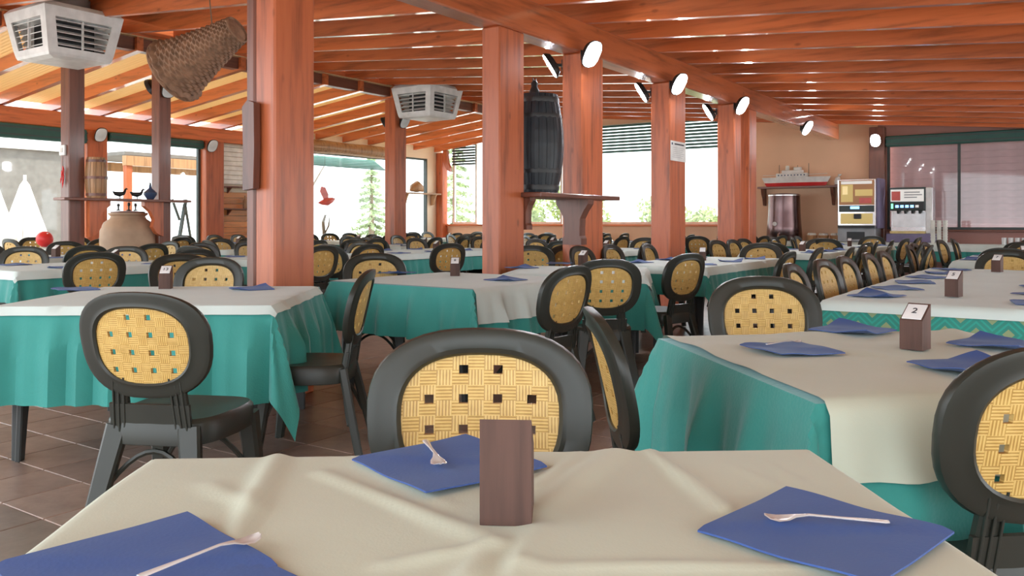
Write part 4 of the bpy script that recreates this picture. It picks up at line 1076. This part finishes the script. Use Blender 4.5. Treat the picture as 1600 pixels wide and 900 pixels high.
bt_ = thing('bare_tree', 'thin bare tree trunk outside the bird window', 'tree', (-20.5, 18.4, -.25))
mk('trunk', MB().tube([(0, 0, 0), (.05, 0, 1.2), (0, .05, 2.4), (.08, 0, 4.2)], [.10, .085, .07, .04], 8), 'bark', bt_, True)
mk('branch', MB().tube([(0, .05, 2.2), (.3, .3, 2.9), (.5, .5, 3.4)], [.04, .03, .01], 6), 'bark', bt_, True)
# cut plant stems and red bird by the window
for k, (dy, h_) in enumerate(((-.95, .95), (-.55, .85), (-.2, 1.0), (.55, 1.05))):
    s_ = thing('plant_stem', 'bare cut plant stem outside the bird window, %s from the left' % ('first', 'second', 'third', 'fourth')[k], 'plant', (XL-1.2, 15.0+dy, -.25), 0, 'bare cut stems')
    mk('stalk', MB().tube([(0, 0, 0), (.02, .03, .7), (.0, -.03, h_+.35), (.03, .03, h_+.55)], [.05, .05, .045, .03], 7), 'bark', s_, True)
    mk('side_shoot', MB().tube([(0, 0, h_), (.05, .12, h_+.25), (.05, .16, h_+.5)], [.03, .025, .012], 6), 'bark', s_, True)
bi = thing('bird_decal', 'red bird ornament hanging in the window right of the thickest post', 'ornament', (XL+.12, 14.35, 1.60))
mk('body', MB().tube([(0, -.22, .02), (0, -.10, .03), (0, .06, .05), (0, .22, .10), (0, .34, .13)], [.01, .06, .10, .07, .01], 10), 'red_glaze', bi, True)
mk('wing', MB().prism([(-.02, .08), (-.16, .30), (-.12, .42), (0, .40), (.10, .24), (.10, .10)], .025, 'x'), 'red_glaze', bi, True)
mk('cord', MB().tube([(0, 0, .35), (0, 0, 1.2)], .004, 5), 'bark', bi)
# terrace canopy, closed parasols and easel outside left windows
tc = thing('terrace_canopy', 'brown timber canopy outside the window behind the jar', 'canopy', (XL-3.6, 12.9, -.25))
mk('canopy_roof', MB().box(-1.2, 1.2, -2.2, 2.2, 2.92, 3.0), 'beige', tc); mk('canopy_beam', MB().box(1.1, 1.25, -2.2, 2.2, 2.68, 2.9), 'palewood', tc); mk('canopy_beam', MB().box(-1.25, -1.1, -2.2, 2.2, 2.68, 2.9), 'palewood', tc)
for sx in (-1.15, 1.15):
    for sy in (-2.1, 2.1): mk('canopy_post', MB().box(sx-.07, sx+.07, sy-.07, sy+.07, 0, 2.7), 'wood_z', tc)
tw = thing('terrace_wall', 'beige outbuilding wall outside the leftmost window', 'wall', (XL-7.5, 10.0, -.25))
mk('wall_body', MB().box(-.1, .1, -6, 2.2, 0, 3.3), 'beige', tw); mk('wall_cap', MB().box(-.2, .2, -6.1, 2.3, 3.3, 3.4), 'canvas', tw); mk('wall_door', MB().box(.1, .13, -1.8, -.9, 0, 2.0), 'frame_white', tw)
def parasol(x, y, label):
    t = thing('closed_parasol', label, 'parasol', (x, y, -.25), 0, 'closed white parasols')
    K = 24; rg = lambda r, z, f: [((r+f*(k % 2))*cos(2*pi*k/K), (r+f*(k % 2))*sin(2*pi*k/K), z) for k in range(K)]
    mk('canopy', MB().loft([rg(.42, .75, .10), rg(.36, 1.1, .08), rg(.22, 1.6, .05), rg(.07, 2.15, .02), rg(.02, 2.25, 0)]), 'canvas', t)
    mk('pole', MB().tube([(0, 0, 0), (0, 0, 2.35)], .03, 8), 'white_paint', t); mk('base', MB().lathe([(.3, 0), (.3, .06), (.06, .1)], 20), 'concrete', t)
parasol(XL-2.2, 8.45, 'closed white parasol outside the leftmost window'); parasol(XL-2.0, 7.75, 'closed white parasol cut by the left edge of the photo')
ez = thing('folding_easel', 'dark folding stand outside the window behind the jar', 'easel', (XL-1.0, 11.25, -.25))
for p0, p1 in (((0, -.3, 0), (0, .05, 1.9)), ((0, .35, 0), (0, .0, 1.9)), ((-.5, 0, 0), (0, 0, 1.8)), ((0, -.12, 1.0), (0, .18, 1.0)), ((0, -.30, 1.9), (0, -.12, 1.45))): mk('strut', MB().bar(p0, p1, .05, .05, .05, .05), 'frame_dark', ez)
